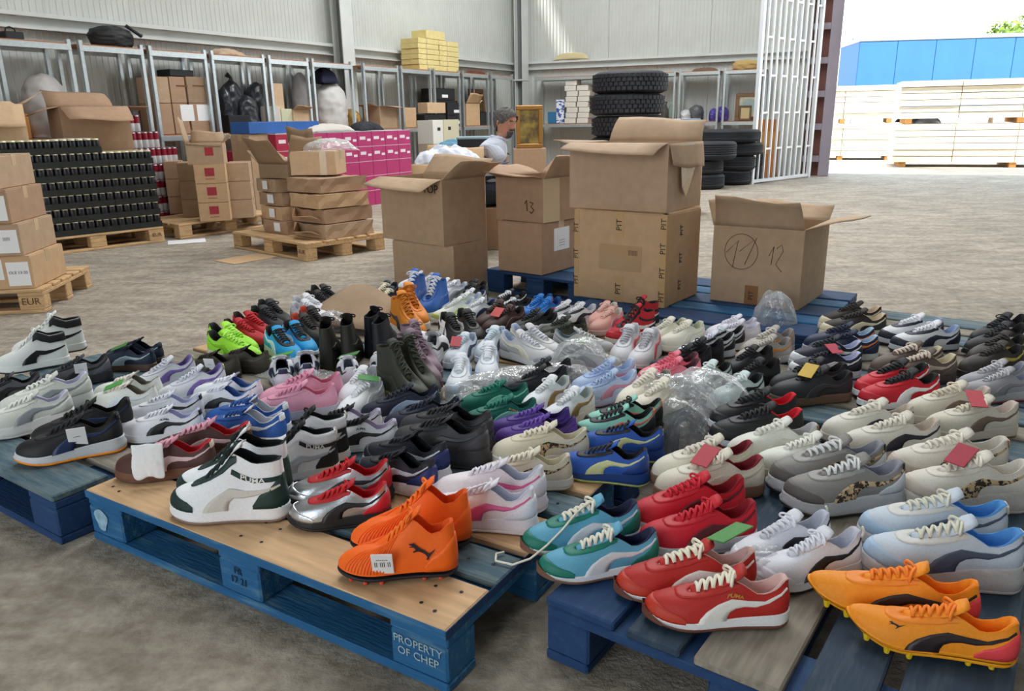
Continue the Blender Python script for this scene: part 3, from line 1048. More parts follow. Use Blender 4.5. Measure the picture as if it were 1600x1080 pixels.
# style | toe px | heel px of the nearer shoe | offset of the other shoe | colours | label words | extras
SHOES = '''
fball|530,917|708,911|22,-46|u=ff6a0c s=ff5a1e o=1c1820 l=ff7a1a i=e2560c g=ff6a0c h=ff6a0c|bright orange knit football boots on the front pallet corner|studs ridges cat=2a1420 barcode
run|454,832|604,823|8,-44|u=b9bcc0 s=1d1e22 o=141418 f=17181c h=c8202f e=b3161f l=c4141f i=b5121f g=b5121f t=c3c6ca|metallic silver sneakers with tangled red laces|metal
high|265,812|452,812|16,-36|u=f1f3f6 s=f4f5f8 o=8a7468 f=d3cec6 t=10302c h=12332e b=12332e e=10302c l=0d2422 i=0f1718 g=eef0f3|white high tops with dark green toe and ankle band|word=PUMA
high|388,772|526,752|20,-26|u=eef0f5 s=eceff5 o=20242a f=b8bcc6 h=14171c b=1a1f2a c=e9ebf0 l=131418 i=101114 g=121318 e=eef0f5|white high tops with black collar and black heel|word=PUMA loop=white
low|180,757|330,745|62,-30|u=4b2a24 s=6e4736 o=5f3c2e f=d9b8bd i=b3202c l=e3a9bb g=d694a8 k=d9c3ae|brown suede sneakers with pink laces and red lining|paper
run|556,752|670,783|24,-34|u=1b1c2a s=edeef4 o=e5e6ee f=c7cad6 h=22306e e=15161e l=1a1b26 i=14151d t=20222c|black and navy mesh runners with white soles|
run|668,822|826,840|4,-36|u=ece6ea s=eeeaf3 o=e6e2ec f=d65a93 l=eeecf6 i=c7c9d8 g=eae6ee h=eceaf4|white runners with a pink side stripe and loose laces|looselace
low|748,772|890,769|14,-46|u=dcd5bf s=ebe8dd o=dcd3c0 f=leo e=d8d0b8 l=efe9d6 i=cfc7b0|beige sneakers with a spotted brown side stripe|
run|38,730|206,702|15,-22|u=17161a s=cfd3d8 o=ff9417 f=20305a l=1a1a1f i=121216 e=1b1a1e k=1c1c20|black sneakers with grey soles and orange outsoles|tag
chunk|-22,692|116,664|42,-30|u=d3d6d0 s=dcdedd o=cfcfca f=8f969c e=e3e5de l=e9ebe6 i=c7c8dc h=c9ccc8|pale grey runners with silver side fins at left edge|
high|0,588|108,570|26,-22|u=e2e6e4 s=e9ece8 o=2a2c2e f=15161a c=17181b l=e8eae6 i=111214 k=17181b|white high tops with black stripe and black padded collar|
run|72,612|168,596|-112,32|u=4c4c54 s=26262b o=1b1b1f f=16161a e=17171b l=1a1a1e i=141418 h=5c5c66|dark grey runners with small white price tags|tag
low|152,578|234,580|12,-9|u=1c2740 s=5b4436 o=4d3a30 f=a7bccb l=1a2338 i=131c30 k=1c2740|navy sneakers with pale stripe and brown gum soles|card=3d7a34
low|150,642|234,642|26,-16|u=e7eae4 s=e9ece8 o=d9d6cc l=e8e2d6 i=8b857c f=dfe6ea g=e3dccf|off white rounded sneakers with a green card tucked in front|card=4d9a44 red
run|238,634|326,612|-4,-22|u=dfe2ea s=e4e6ee o=d6dc8c f=7d69b0 l=d9dbe6 i=7a68a8 k=d6d57e e=d4d7e4|pale lilac runners with yellow heel tabs|
low|208,690|308,682|5,-26|u=eceef6 s=eff1f7 o=e3e6ee f=15171c l=e6e8f2 i=c3c6e2 k=16181d e=eef0f6|white sneakers with black stripe beside the orange soled pair|word=PUMA:2a2a30:.46:.62:.045
low|282,650|380,656|28,-20|u=eef0f8 s=eff1f8 o=20242c f=171c26 l=e9ecf6 i=5f7fb8 g=e8eaf4|white sneakers with blue lining and long black stripe|
low|305,694|438,702|4,-26|u=1f57a6 s=e9edf3 o=dfe4ec f=dfe6ee l=1c4f9a i=c9cdd6 g=dfe2e8 e=1c4f9a k=e4e9f0|royal blue suede sneakers with white lining|
low|416,668|545,652|6,-24|u=e6a3bb s=bcc3d6 o=aeb4c8 l=dd93ae i=d6849f g=e6a3bb e=e29bb5|soft pink suede sneakers with pale grey soles|
low|508,714|600,710|-2,-20|u=eeeff5 s=f1f2f7 o=e6e7ee f=17181c l=1b1b1f i=b7aec4 g=1d1d22 k=b9b2cc|white platform sneakers with black laces and pearly heel|word=PUMA:1b1b1f:.46:.66:.045
low|568,642|612,614|-22,-8|u=eceff3 s=eef0f4 o=e0e2e8 l=eceff5 i=c9cdd6 f=dfe3ea|small white sneakers with green cards inside|card=3c8a3a
run|585,694|702,684|-26,-32|u=1f263c s=c6ccda o=b9bfce f=9fb2cc l=181e32 i=161b2e e=1a2136 h=1f263c|navy runners with pale blue striped side flash|cat=e8edf4
chunk|604,716|748,738|22,-20|u=3b3b40 s=333338 o=26262a f=2a2a2f l=1b1b1e i=18181b e=232327 h=3f3f45|charcoal bulky sneakers behind the black and navy pair|
low|756,678|846,668|-17,-22|u=12715f s=0f6a59 o=14705f f=86cbb9 l=1a7f6b i=0e4f46 e=12715f|deep teal suede sneakers with a mint stripe|word=PUMA:c9a85a:.36:.64:.05
run|782,700|892,703|-2,-16|u=5a3a96 s=3e2a72 o=33245e f=4e3188 l=7351b5 i=3b2568 e=543590|vivid purple sneakers|
run|796,628|890,618|6,-12|u=1d1d26 s=1a1a20 o=131318 l=1d1d25 i=121218 e=1b1b23|plain black sneakers behind the teal pair|
low|868,684|924,658|-22,-20|u=e9edf4 s=e6ebf3 o=dadfe8 f=8f7340 l=eef0f2 i=b7c3c0 g=e9edf0|white strap sneakers with a golden brown stripe|strap=d6e6e6
run|904,645|998,630|0,-22|u=b5c7e6 s=c8d4ea o=c79ab0 f=c98aa0 l=a9bee2 i=b8cbe8 e=8fa9d6 h=c3d2ea|powder blue runners with dusty pink patches|
low|974,660|1050,632|-6,-12|u=e6e0d0 s=ece7da o=ddd5c2 l=efe9db i=8c8a80 f=ddd6c5|cream sneakers under clear plastic wrap|
run|906,693|1010,692|10,-22|u=8fd2c0 s=1b1c20 o=151519 f=e8705c l=1a1a1e i=131316 e=15151a t=1d1e22 h=15151a k=e8785f|mint and black runners with coral accents|
run|892,733|1000,748|4,-22|u=1c55b5 s=173f86 o=b9c46a f=cfd59a l=1a1c24 i=12131a e=14161d h=163f88|royal blue and black trainers with yellow green trim|
run|1012,610|1082,602|-5,-8|u=ec7f92 s=e7e3ea o=1c1c22 l=e2647c i=57303a e=e8748a|coral pink runners|
run|1062,594|1132,588|-2,-11|u=1b1c25 s=1c1d24 o=15151b l=202029 i=13131a e=1a1b23|jet black runners beside the coral pair|
low|1096,628|1152,612|2,-9|u=cfe3e2 s=dfe9ea o=c9d3d4 f=16181c l=dfeaea i=17181c k=17181c|pale mint sneakers with black stripe under plastic|
run|1088,574|1162,567|-4,-15|u=dfe4ee s=cfd6e4 o=1d1d22 f=17181d l=dfe4ee i=16161b h=17181d e=1a1b20|white and black split panel runners|
run|1132,612|1200,598|5,-15|u=1a1a1f s=17171b o=121216 l=1b1b21 i=101013 k=b9b6b2|black knit runners with grey heel tabs|
low|1116,552|1190,546|-2,-16|u=e4e2ec s=e9e8f0 o=dcdae4 l=e6e4ef i=cfcddb|plain white sneakers before the blue box pallet|
low|1164,577|1240,564|0,-13|u=aaa5a0 s=c9c4bd o=b3a89c f=c9813f l=c8c2ba i=8c8782|grey suede sneakers with tan details by plastic bag|
chunk|1036,560|1084,548|-26,-9|u=e6e3d4 s=ece9dc o=5a3a34 l=e9e6d8 i=c9ccb4 f=dedbca|cream chunky sneakers with brown toe soles|
run|1006,584|1046,542|-36,-3|u=d6d7dc s=d3d4da o=26262c f=c9303c l=b7b8c0 i=cfd0d8 e=cdced6|light grey sneakers standing toe forward with red flash|
high|962,540|1022,530|2,-16|u=c41f2f s=e7e7ea o=1b1b1f f=ececf0 t=c41f2f h=17171b b=17171b l=17171b i=141417 e=15151a|red, black and white basketball sneakers below the tall box|
run|962,584|868,580|12,-18|u=b3b5b6 s=dcdacb o=23252a f=5f6468 l=cfd0cf i=6d7f88 e=c4c6c5 h=9a9ea0|grey runners with green cards on their laces|card=6aa04d
run|846,577|770,558|26,-11|u=d3d3d4 s=f0f0f2 o=17181c f=e3dfcf t=a7abb3 h=b9bbbd l=dcdde8 i=b7c6de e=c9cacc|light grey runners with cream stripe and white soles|
low|926,522|960,508|-15,-8|u=eab3a8 s=e6cfc8 o=d6b7ae f=c98da0 l=f0c3b7 i=e3dcd0|salmon pink sneakers|
low|850,548|914,540|-6,-13|u=353a30 s=2c2f28 o=23251f f=454a3c l=2f332a i=1f211c|dark olive suede sneakers|
low|862,514|912,503|-20,-6|u=e6e9ee s=e9ecf0 o=cfd3d8 f=1b2336 l=f0f1f5 i=c7cad6 e=1b2030 h=1c2233|white sneakers with navy panels near the box pallet|
run|822,505|860,493|-15,-3|u=1f76cc s=1b62ab o=18528f l=2e86da i=174f8c f=e04a4a e=1c6cbd|vivid blue trainers behind the brown pair|
run|806,530|852,522|0,-9|u=17181b s=1d1e21 o=121215 l=202124 i=101012 f=c9cbd0|small black trainers behind light grey runners|
low|776,499|814,493|-12,-8|u=1c1d22 s=e6e6ea o=17171b f=e9eaee l=e3e4ea i=141418 e=1a1b20|black and white striped sneakers|
low|750,532|808,513|-3,-15|u=402722 s=35201c o=2b1a17 f=4a2d27 l=3a231e i=241512|chocolate brown sneakers with small red label|card=b3261f
run|736,552|697,522|27,-6|u=17171a s=e2e0da o=17171a f=e6e7ea l=1a1a1d i=101013 e=151518|black trainers with white toe flash|tag
low|690,542|665,577|-17,-7|u=e3e4e8 s=e6e6ea o=d3d3d8 f=2a2c32 l=e0e1e6 i=cfd0d8|white sneakers seen from behind with square white tag|tagh
run|692,508|750,497|-12,-8|u=dfe5dd s=e6eaea o=cdd3d3 f=b9cf6a l=e6e9ee i=c3cde0 t=bccf70|white and lime runners|
high|668,507|716,479|-15,-12|u=1f5fb5 s=e6ecf5 o=d6dde8 f=1a53a0 l=e0e6f0 i=1b4f96 e=1d59aa|blue high tops with white soles|
high|660,534|620,512|14,-16|u=e58a1e s=e9e6df o=d8d3c8 f=2b2a2c l=c26f12 i=b5640f e=e08518|orange suede high tops with a black stripe|
low|614,499|662,478|-22,-11|u=1d2a36 s=e2e0d8 o=cfcac0 f=e6e4dc l=efe6cc i=15202a h=9c1f2e e=18242f|navy sneakers with thick cream laces and red heel|
low|642,467|692,459|-12,-9|u=dfe2ee s=e6e8f0 o=d3d6de l=e6e8f4 i=c9cde0|white laced sneakers in the rearmost row|
low|692,483|736,474|-10,-9|u=e9ebf3 s=e9ebf2 o=d9dbe2 l=eceef6 i=c6cee0 f=dfe2ec|white sneakers beside the bottom of the double carton|
low|722,489|758,479|0,-7|u=1a211d s=16191a o=121414 l=1c2420 i=101312 f=2d5a38|black and green sneakers in the rear rows|
low|722,503|762,494|-6,-7|u=dfe3ea s=e3e6ec o=cfd3da f=232b52 l=e3e6ee i=2a3360|white sneakers with navy lining in the rear rows|
boot|528,556|516,584|25,-3|u=26271f s=1c1d1a o=141513 l=2b2c25 i=141412 f=2f3028|black green tall boots left of the other boots|
boot|606,554|572,578|16,-18|u=1f2127 s=1a1b20 o=121317 l=272830 i=131418 f=272930|black padded tall boots|
boot|660,610|606,588|20,-12|u=8c7583 s=7d6672 o=6d5863 l=9a8491 i=5f4a57 f=947e8a|lilac grey tall boots|
boot|664,637|592,610|28,-11|u=33352a s=a79a63 o=2b2c24 l=3a3c30 i=1f2019 f=3a3c30|dark olive tall boots with yellow midsole edge|
low|462,572|474,624|44,-4|u=e9eaf2 s=eceef3 o=dde0e6 f=2a3350 l=eef0f6 i=26304c e=e9eaf2 k=28314c|white sneakers with navy collar standing behind pink pair|card=4c9a36
low|546,574|554,604|38,0|u=eceef3 s=eceef3 o=dfe2e8 f=20242c l=eceff6 i=cfd3de|white sneakers below the black green boots|card=3f7f38
low|706,634|719,582|45,-20|u=e6ebf2 s=c9d6e6 o=b9c8dc t=c7d3e2 f=8fa9c8 l=eef2f8 i=c6d0e0 e=dfe7f0|white sneakers with pale blue soles standing toe forward|
low|730,577|766,551|22,-9|u=dbe5ef s=e6eaef o=d3d9e0 f=2c3350 l=d6e6f0 i=b9c6dc|white sneakers with a red and a green card between them|card=b01f33
run|404,574|332,560|10,-18|u=a6ee3c s=dfe3dc o=1b1c1f f=8ad22c l=bdf566 i=141518 k=15161a|neon lime runners|
run|414,554|354,541|14,-16|u=b3121f s=1d1a1c o=151315 f=9c0f1b l=c21a26 i=2a0d10|crimson runners behind the neon lime pair|
run|432,538|378,520|12,-14|u=1c1d22 s=18191d o=121316 f=2a2c32 l=1e1f25 i=111215|black satin sneakers behind the crimson pair|
run|462,572|416,546|30,-8|u=149bd6 s=dfe6ec o=17181c f=c9e6f5 l=17181c i=14151a e=18191e|bright sky blue runners with black laces|
run|502,550|442,524|14,-13|u=23201f s=1b1a1b o=141315 f=d0452e l=2a2626 i=b8452f|black runners with red orange lining|
low|516,518|444,503|8,-15|u=dcdde3 s=e2e3e8 o=cfd0d6 l=e2e3ea i=c3c4ce|plain white sneakers at the left rear corner|
run|520,502|472,491|4,-10|u=17171a s=141417 o=101013 l=1b1b1f i=0f0f11|all black sneakers at the left rear corner|
low|308,592|350,594|36,-4|u=3f3b30 s=2b2820 o=231f19 f=4b463a l=38342a i=1c1a15|dark olive brown sneakers with white tag by lilac runners|tag
low|1202,626|1324,618|-26,-16|u=26272b s=6f5646 o=65503f f=2b2c31 l=1d1e22 i=17181b k=1c1d20|black suede sneakers with brown gum soles|card=c9a52f
low|1242,594|1346,592|-6,-22|u=1d2233 s=dfe6ee o=cfd6df f=e6eaf0 l=1c1d22 i=b9bbdb t=e9eaf0 h=1b1f2e|navy and white sneakers with a red card tucked on top|card=b0203a
low|1272,568|1376,568|-10,-15|u=1c2746 s=c3cccb o=b3bbb9 f=d9762b l=1b2340 i=a9c0d6 h=1c2746|navy sneakers with an orange heel stripe|
low|1286,530|1390,527|-6,-13|u=2a2724 s=e3dcc0 o=d3cbb0 f=dcd3b4 l=2b2825 i=d6c3a6 t=dcd3b4 k=a8202c|black and cream sneakers at the right rear row|
low|1398,553|1506,548|-24,-13|u=e2e5ea s=c7ced6 o=1d2233 f=20283c l=e9ebf2 i=8fa3c6 t=1d2436 h=1d2436 e=1f273a|white and navy sneakers with white laces right of centre|
low|1382,607|1504,600|-20,-14|u=5d5048 s=54463e o=473a33 f=b3a79a l=d9c9bd i=c9bfa2 h=5d5048|taupe sneakers with cream lining|
run|1512,562|1612,549|2,-16|u=1c1c20 s=19191d o=131316 l=26262b i=121215 f=c9cacf|black runners at the far right edge|
low|1506,596|1606,580|6,-18|u=2c2724 s=241f1d o=1c1817 l=332e2a i=181514 f=a89c3a|dark brown sneakers at the far right edge|
low|1350,644|1476,631|-17,-21|u=c5142b s=eceef1 o=1a1a1e f=eceef2 t=c5142b e=c5142b h=c5142b l=17181b i=121215 g=1a1a1e k=eef0f3|red and white sneakers with black laces|
run|1516,630|1612,626|-10,-14|u=9c9ca3 s=b5b5ba o=a33a44 f=86868e l=c6c6cc i=8e8ea0 g=a3a3aa|grey lace up sneakers at the right edge|
low|1462,690|1592,682|-40,-26|u=d6d1c2 s=d9cdbf o=c9bbab f=776458 l=dcd3bf i=cfc0b6 e=d6d1c2|cream sneakers with a taupe stripe and red card|card=b83a48
low|1114,704|1264,694|-6,-27|u=1c1c20 s=e9edf3 o=6d3f3a t=1a1a1e l=17171a i=cf1426 e=1e1e23|black leather sneakers with bright red lining|word=PUMA:e6e8ee:.40:.40:.055
low|1192,752|1326,742|-46,-24|u=e3e4dc s=d9cfb9 o=b99b74 f=d8d6cc l=ecebe2 i=b9b7b8 k=b98f68|off white sneakers with tan heel tabs|
low|1330,720|1470,712|-38,-24|u=dedbd1 s=d8d3c8 o=5d4238 f=232431 l=e6e2d6 i=c7b9ab e=dedbd1 g=d9d4c6|cream sneakers with a bold navy black stripe|
chunk|1418,800|1600,804|-24,-40|u=d9d4c9 s=cfcac2 o=c3bdb4 f=leo t=cbbfb0 l=ebe5d6 i=cfc9bf k=d9a98c e=dcd7cc|cream chunky runners with spotted trim and red card|card=a51f3a
chunk|1246,808|1416,802|-34,-32|u=84827f s=bdbfc2 o=2a2624 f=leo t=5f5b58 l=d9dbdc i=8d8f9a e=9a9897 h=c3c8ce k=15151a|grey chunky runners with dark spotted trim|
low|1036,788|1194,776|-28,-26|u=dcd8c6 s=8a6a54 o=6e4e3e l=e3dccf i=7d1a2c e=d9d5c4 f=d6d2c2|off white sneakers with maroon lining and red cards|card=b01f35
run|1003,872|1172,860|-8,-36|u=c8102a s=cfd2d8 o=b9bcc2 f=5a1620 l=d0182f i=8a0c1d e=c20f28|cherry red runners with pale grey soles|
run|1206,936|1346,907|-46,-34|u=e3e6f0 s=e9ebf3 o=17181c f=1a1b22 l=e9ecf5 i=c3c6d4 t=e6e8f2 g=dfe2ec|white runners with black side lines beside red retro pair|loop=white
chunk|1354,912|1598,934|-16,-50|u=c3cfdc s=cdc9c8 o=bab6b6 f=4c5468 t=a9c3dc l=dcdccb i=4f8fd0 e=d3d3cf k=dcd9cf|pale blue and grey chunky runners with blue lining|
retro|856,918|1030,899|-20,-42|u=5fa6c4 s=eceef2 o=7d5a48 f=d9dce2 t=0f7764 h=0f7764 l=e6e3d3 i=1c2340 e=0f7764|green and sky blue retro sneakers|looselace1
retro|1020,988|1232,988|-42,-46|u=b5251f s=eeeef0 o=6d4335 f=eceae4 t=bf3420 l=f0ead6 i=d9b3ad e=b5251f|brick red suede retro sneakers with cream laces|word=PUMA:c58a3a:.42:.62:.045 card=3f8a3a
spike|1332,1012|1584,1060|-76,-60|u=f7961a s=fb9f14 o=fba818 f=2a1f22 l=ff8a26 i=f58a12 h=ef4a50 e=f58c1c|orange and yellow track spikes|studs cat=2a1f22 loose
'''
def parse():
    rows = []
    for ln in SHOES.strip().split('\n'):
        sty, a, b, c, col, desc, ex = ln.split('|')
        A, B, D = [tuple(float(q) for q in s.split(',')) for s in (a, b, c)]
        cd = dict(x.split('=') for x in col.split())
        rows.append((sty, A, B, D, cd, desc.strip(), ex.split()))
    return rows
LEN = {'spike': .305, 'chunk': .305, 'boot': .27, 'high': .305}
pairs = parse()
inst = []
for k, (sty, A, B, D, cd, desc, ex) in enumerate(pairs):
    for j in (0, 1):
        zc = PH + .004
        t = at(A[0] + D[0] * j, A[1] + D[1] * j, zc)
        h = at(B[0] + D[0] * j, B[1] + D[1] * j, zc)
        d = (t - h)
        L = d.length
        want = min(max(L * 1.10, .25), LEN.get(sty, .29))
        far = max(0, (t + h).y / 2 - 2.2)
        c = (t + h) / 2
        # the pixels mark the near edge of the sole: step half a width away from the eye
        v = Vector((c.x, c.y, 0)).normalized()
        u = d.normalized()
        side = Vector((-u.y, u.x, 0))
        s_ = side if side.dot(v) > 0 else -side
        c = c + s_ * abs(side.dot(v)) * .042 * (want / .27)
        inst.append([k, j, c, u, want])
# settle the pairs so that no two shoes share the same space
def circles(q):
    k, j, c, u, L = q
    return [c + u * L * f for f in (-.34, -.12, .12, .34)], .0435 * L / .27
orig = [q[2].copy() for q in inst]
for it in range(110):
    mv = 0
    for a in range(len(inst)):
        ca, ra = circles(inst[a])
        for b in range(a + 1, len(inst)):
            if (inst[a][2] - inst[b][2]).length > .32: continue
            cb, rb = circles(inst[b])
            best, bd = 0, None
            for p in ca:
                for q in cb:
                    dv = p - q
                    ov = ra + rb - dv.length
                    if ov > best: best, bd = ov, dv
            if best > .001:
                n = bd.normalized() if bd.length > 1e-6 else Vector((0, 1, 0))
                inst[a][2] = inst[a][2] + n * best * .40
                inst[b][2] = inst[b][2] - n * best * .40
                mv += 1
    if not mv: break
    for q, o in zip(inst, orig): q[2] = q[2].lerp(o, .006)
LEO = two_tone('spotted_print', 'c4aa84', '2c2019', 26, .50, .54, .6, 0, (1, 1, 1), 2)
def shoe(q):
    k, j, c, u, L = q
    sty, A, B, D, cd, desc, ex = pairs[k]
    left = A[0] < B[0] if abs(A[0] - B[0]) > 26 else D[0] > 0
    side = 1 if left else -1
    if j: side = -side
    if abs(D[0]) > 1.6 * abs(D[1]) and abs(A[0] - B[0]) < 60: which = ('left', 'right') if D[0] > 0 else ('right', 'left')
    else: which = ('nearer', 'farther') if D[1] <= 0 else ('farther', 'nearer')
    name = {'boot': 'boot', 'fball': 'football_boot', 'spike': 'track_spike', 'high': 'high_top_sneaker'}.get(sty, 'sneaker')
    cat_ = {'boot': 'boot', 'fball': 'boot'}.get(sty, 'sneaker')
    base = c - u * L * .5
    r = thing(name, which[j] + ' shoe of the ' + desc, cat_, (base.x, base.y, PH + .002 + (.032 * L if sty in ('fball', 'spike') else 0)), math.atan2(u.y, u.x), desc, L)
    def M(c_, rough=.62, b=.15): return LEO if c_ == 'leo' else mat(c_, rough, .85 if 'metal' in ex and c_[0] in 'bc' and c_[1] not in '8481' and c_[:2] in ('b9', 'c3') else 0., bump=b, scale=60, var=.05)
    P = lambda kind, nm, c_, rough=.62: place(nm, part(sty, side, kind), r, m=M(c_, .3 if 'metal' in ex and kind in ('upper', 'toe') else rough))
    u_ = cd['u']
    up = P('upper', 'upper', u_)
    if sty not in ('fball',): P('sole', 'sole', cd['s'], .5)
    P('outsole', 'outsole', cd['o'], .55)
    P('lining', 'lining', cd['i'], .85)
    P('tongue', 'tongue', cd.get('g', u_), .7)
    P('laces', 'laces', cd['l'], .75)
    if 'f' in cd: P('stripe', 'side_stripe', cd['f'], .45)
    for key, kind, nm in (('t', 'toe', 'toe_overlay'), ('h', 'heel', 'heel_counter'), ('k', 'tabh', 'heel_tab'), ('e', 'eyestay', 'eyestay'), ('b', 'band', 'ankle_band'), ('c', 'collar', 'padded_collar')):
        if key in cd: P(kind, nm, cd[key], .55)
    if 'studs' in ex: P('studs', 'studs', 'f5533a' if sty == 'fball' else 'e8c41c', .4)['kind'] = 'stuff'
    if 'ridges' in ex: P('ridges', 'ridges', u_, .6)
    S = None
    for e in ex:
        kk, _, vv = e.partition('=')
        if kk == 'loop': P('loop', 'pull_loop', 'e9e6da')
        if kk == 'looselace' and j == 0: P('loose', 'loose_lace', cd['l'])
        if kk == 'looselace1' and j == 1: place('loose_lace', part(sty, -side, 'loose'), r, m=M(cd['l'], .75))
        if kk == 'strap': P('strap', 'strap', vv)
        if kk == 'card':
            cc = mat(vv, .6, var=.05, scale=30, bump=.05)
            if j == (1 if sty == 'retro' else 0):
                hs_ = len(desc) % 5
                xx = .62 - .07 * hs_ if sty != 'retro' else .22
                place('card', MB().cbox(-.13 - .02 * (hs_ % 3), .13, -.08, .08, 0, .010, .003).mesh('card'), r, (xx, .02 * (hs_ - 2), {'chunk': .42, 'run': .36}.get(sty, .345) + (.62 - xx) * .28), (.05 * (hs_ - 2), .34 - .04 * hs_, .3 + .45 * hs_) if sty != 'retro' else (.25, .1, .6), cc)
        if kk == 'paper' and j == 0:
            o = crumple('tissue', .30, .34, .022, PAPER, None, (0, 0, 0), 0, 10, 5)
            o.name = 'tissue'
            o.parent = r
            o.location = (.60, .20, .25)
            o.rotation_euler = (1.35, 0, 3.2)
            o.rotation_euler = (-1.35, 0, 0)
        if kk in ('tag', 'tagh', 'barcode') and j == 0:
            s_ = Shoe(sty, 1)
            hp = 0 if kk == 'tagh' else s_.p_of(.62 if kk == 'barcode' else .42)
            sd = side if left else -side
            p_ = s_.pts(hp, .42 if kk != 'barcode' else .3, .022)
            tm = MB().cbox(-.085, .085, -.004, .004, -.11, .11, .003).mesh('price_tag')
            if kk == 'tagh':
                o = place('price_tag', tm, r, (-.03, 0, .26), (.1, 0, pi / 2), PAPER)
            else:
                vis = side if (left == (side > 0)) else -side
                o = place('price_tag', tm, r, (p_.x, (p_.y + .012) * side * (1 if True else vis), p_.z), (.28 * side, 0, pi if side > 0 else 0), PAPER)
                for q, (tx_, sz, zz) in enumerate(((('|| ||| ||', .035, .02), ('------', .03, .07)) if kk == 'barcode' else (('----', .03, .03),))):
                    me = text_mesh(tx_, sz * 1.6, .002)
                    me.materials.clear(); me.materials.append(INK)
                    place('print', me, o, (0, -.005, zz - .02), (pi / 2, 0, 0))
        if kk == 'cat' and j == 0:
            s_ = Shoe(sty, 1)
            mb = catmark(s_, .012, {'fball': .36, 'spike': .70}.get(sty, .62), {'fball': .42, 'spike': .55}.get(sty, .2), .17 if sty == 'fball' else .085)
            if side < 0: mb.v = [(x, -y, z) for x, y, z in mb.v]
            place('emblem', recalc(mb.mesh('emblem')), r, m=mat(vv, .4))
        if kk == 'word':
            s_ = Shoe(sty, 1)
            wv = (vv + ':e9ebe6:.26:.65:.075').split(':') if ':' not in vv else vv.split(':')
            wx0, wt, wsz = float(wv[2]), float(wv[3]), float(wv[4])
            me = text_mesh(wv[0], wsz, .0, .0015)
            flip = 1 if side > 0 else -1
            for v in me.vertices:
                x, y = v.co.x * flip, v.co.y
                pp = s_.p_of(wx0 - x * 1.05)
                tt_ = wt + y * (1.9 if sty == 'high' else 3.4) + x * (0 if sty == 'high' else .25)
                q_ = s_.pts(pp, tt_, .0105)
                v.co = (q_.x, q_.y * side, q_.z)
            me.materials.clear(); me.materials.append(mat(wv[1], .4))
            place('lettering', me, r)
    return r
for q in inst: shoe(q)

# ------------------------------------------------------------------ cartons
TAPE = mat('b98a52', .25, bump=.1, scale=30, var=.08)
TAPEC = mat('cbb38f', .15, coat=.3)
def carton(label, p, ang, lx, ly, h, z0=0., m='a', flaps=None, group=None, tape=True, name='carton', cat='box', t=.006, fold=None):
    """p = front left corner; local x along the front, y away. flaps: dict side -> (angle from upright, length) opens the box"""
    r = thing(name, label, cat, (p[0], p[1], z0), ang, group)
    mm = CARD.get(m) or m
    if flaps is None:
        MB().cbox(0, lx, 0, ly, 0, h - .004, .004).build('body', mm, r)
        MB().cbox(.002, lx - .002, .002, ly / 2 - .002, h - .004, h, .0015).cbox(.002, lx - .002, ly / 2 + .002, ly - .002, h - .004, h, .0015).build('lid', mm, r)
        if tape: MB().box(-.0012, lx + .0012, ly / 2 - .03, ly / 2 + .03, h - .07, h + .0012).build('tape', TAPEC, r)
    else:
        MB().box(0, lx, 0, t, 0, h).box(0, lx, ly - t, ly, 0, h).box(0, t, t, ly - t, 0, h).box(lx - t, lx, t, ly - t, 0, h).box(t, lx - t, t, ly - t, 0, t).build('body', mm, r)
        for sd, spec in flaps.items():
            a, ln = radians(spec[0]), spec[1]
            tw = spec[2] if len(spec) > 2 else 0.
            n = lx if sd in 'fb' else ly
            k = 6
            rows, rows2 = [], []
            for i in range(k + 1):
                q = i / k
                aa = a + tw * q
                row = []
                for j in range(5):
                    s_ = j / 4
                    w_ = (s_ - .5) * (n - .01) * (1 - .06 * q) + n / 2
                    o = ln * q * (1 + .04 * sin(7 * s_ + len(label)))
                    out, up = sin(a + tw * q * .5) * o, cos(a + tw * q * .5) * o + .012 * sin(3 * s_ + q * 2) * q
                    row.append((w_, out, up))
                rows.append(row)
            def fix(v, dz=0.):
                w_, o, u = v
                u += h + dz
                return {'f': (w_, -o, u), 'b': (w_, ly + o, u), 'l': (-o, w_, u), 'r': (lx + o, w_, u)}[sd]
            mb = MB().grid([[fix(v) for v in row] for row in rows], True)
            o = mb.build('flap', mm, r)
            sdm = o.modifiers.new('thickness', 'SOLIDIFY')
            sdm.thickness = .005
    return r
def carton_px(label, fl, c, ytop, depth, z0=0., **k):
    A, B = at(*fl, z0), at(*c, z0)
    d = B - A
    h = z_for(B.x, B.y, ytop) - z0
    return carton(label, A, math.atan2(d.y, d.x), d.length, depth, h, z0, **k), d.length, h

pallet('blue pallet under the two front stacks of opened cartons', (.33, 3.93), -34, 1.2, 1.0, tops=[BLUED, BLUE, BLUED, BLUE, BLUED], block=BLUED, seed=21)
pb_ = pallet('blue pallet under the cartons marked thirteen', (-.16, 5.0), -40, .8, .8, tops=[BLUED, BLUE, BLUED, BLUE], block=BLUED, seed=22)
# double stack on the floor, marked TOP
bx, wx, hx = carton_px('plain closed carton on the floor under the carton marked TOP', (617, 452), (711, 466), 385, .36, 0., m='b', tape=False)
hz0 = hx
A, B = at(599, 372, hz0), at(694, 385, hz0)
bx2, wx, hx = carton_px('open carton marked TOP standing on a plain carton', (599, 372), (694, 385), 282, .38, hz0 + .002, m='b', flaps={'f': (104, .17, .15), 'r': (52, .2, .2), 'l': (118, .16), 'b': (40, .16)})
lettering('TOP', .075, bx2, (wx * .82, -.0016, hx - .06), 'front', INK)
lettering('LEFT', .05, bx2, (wx * .08, -.0016, hx - .045), 'front', INK)
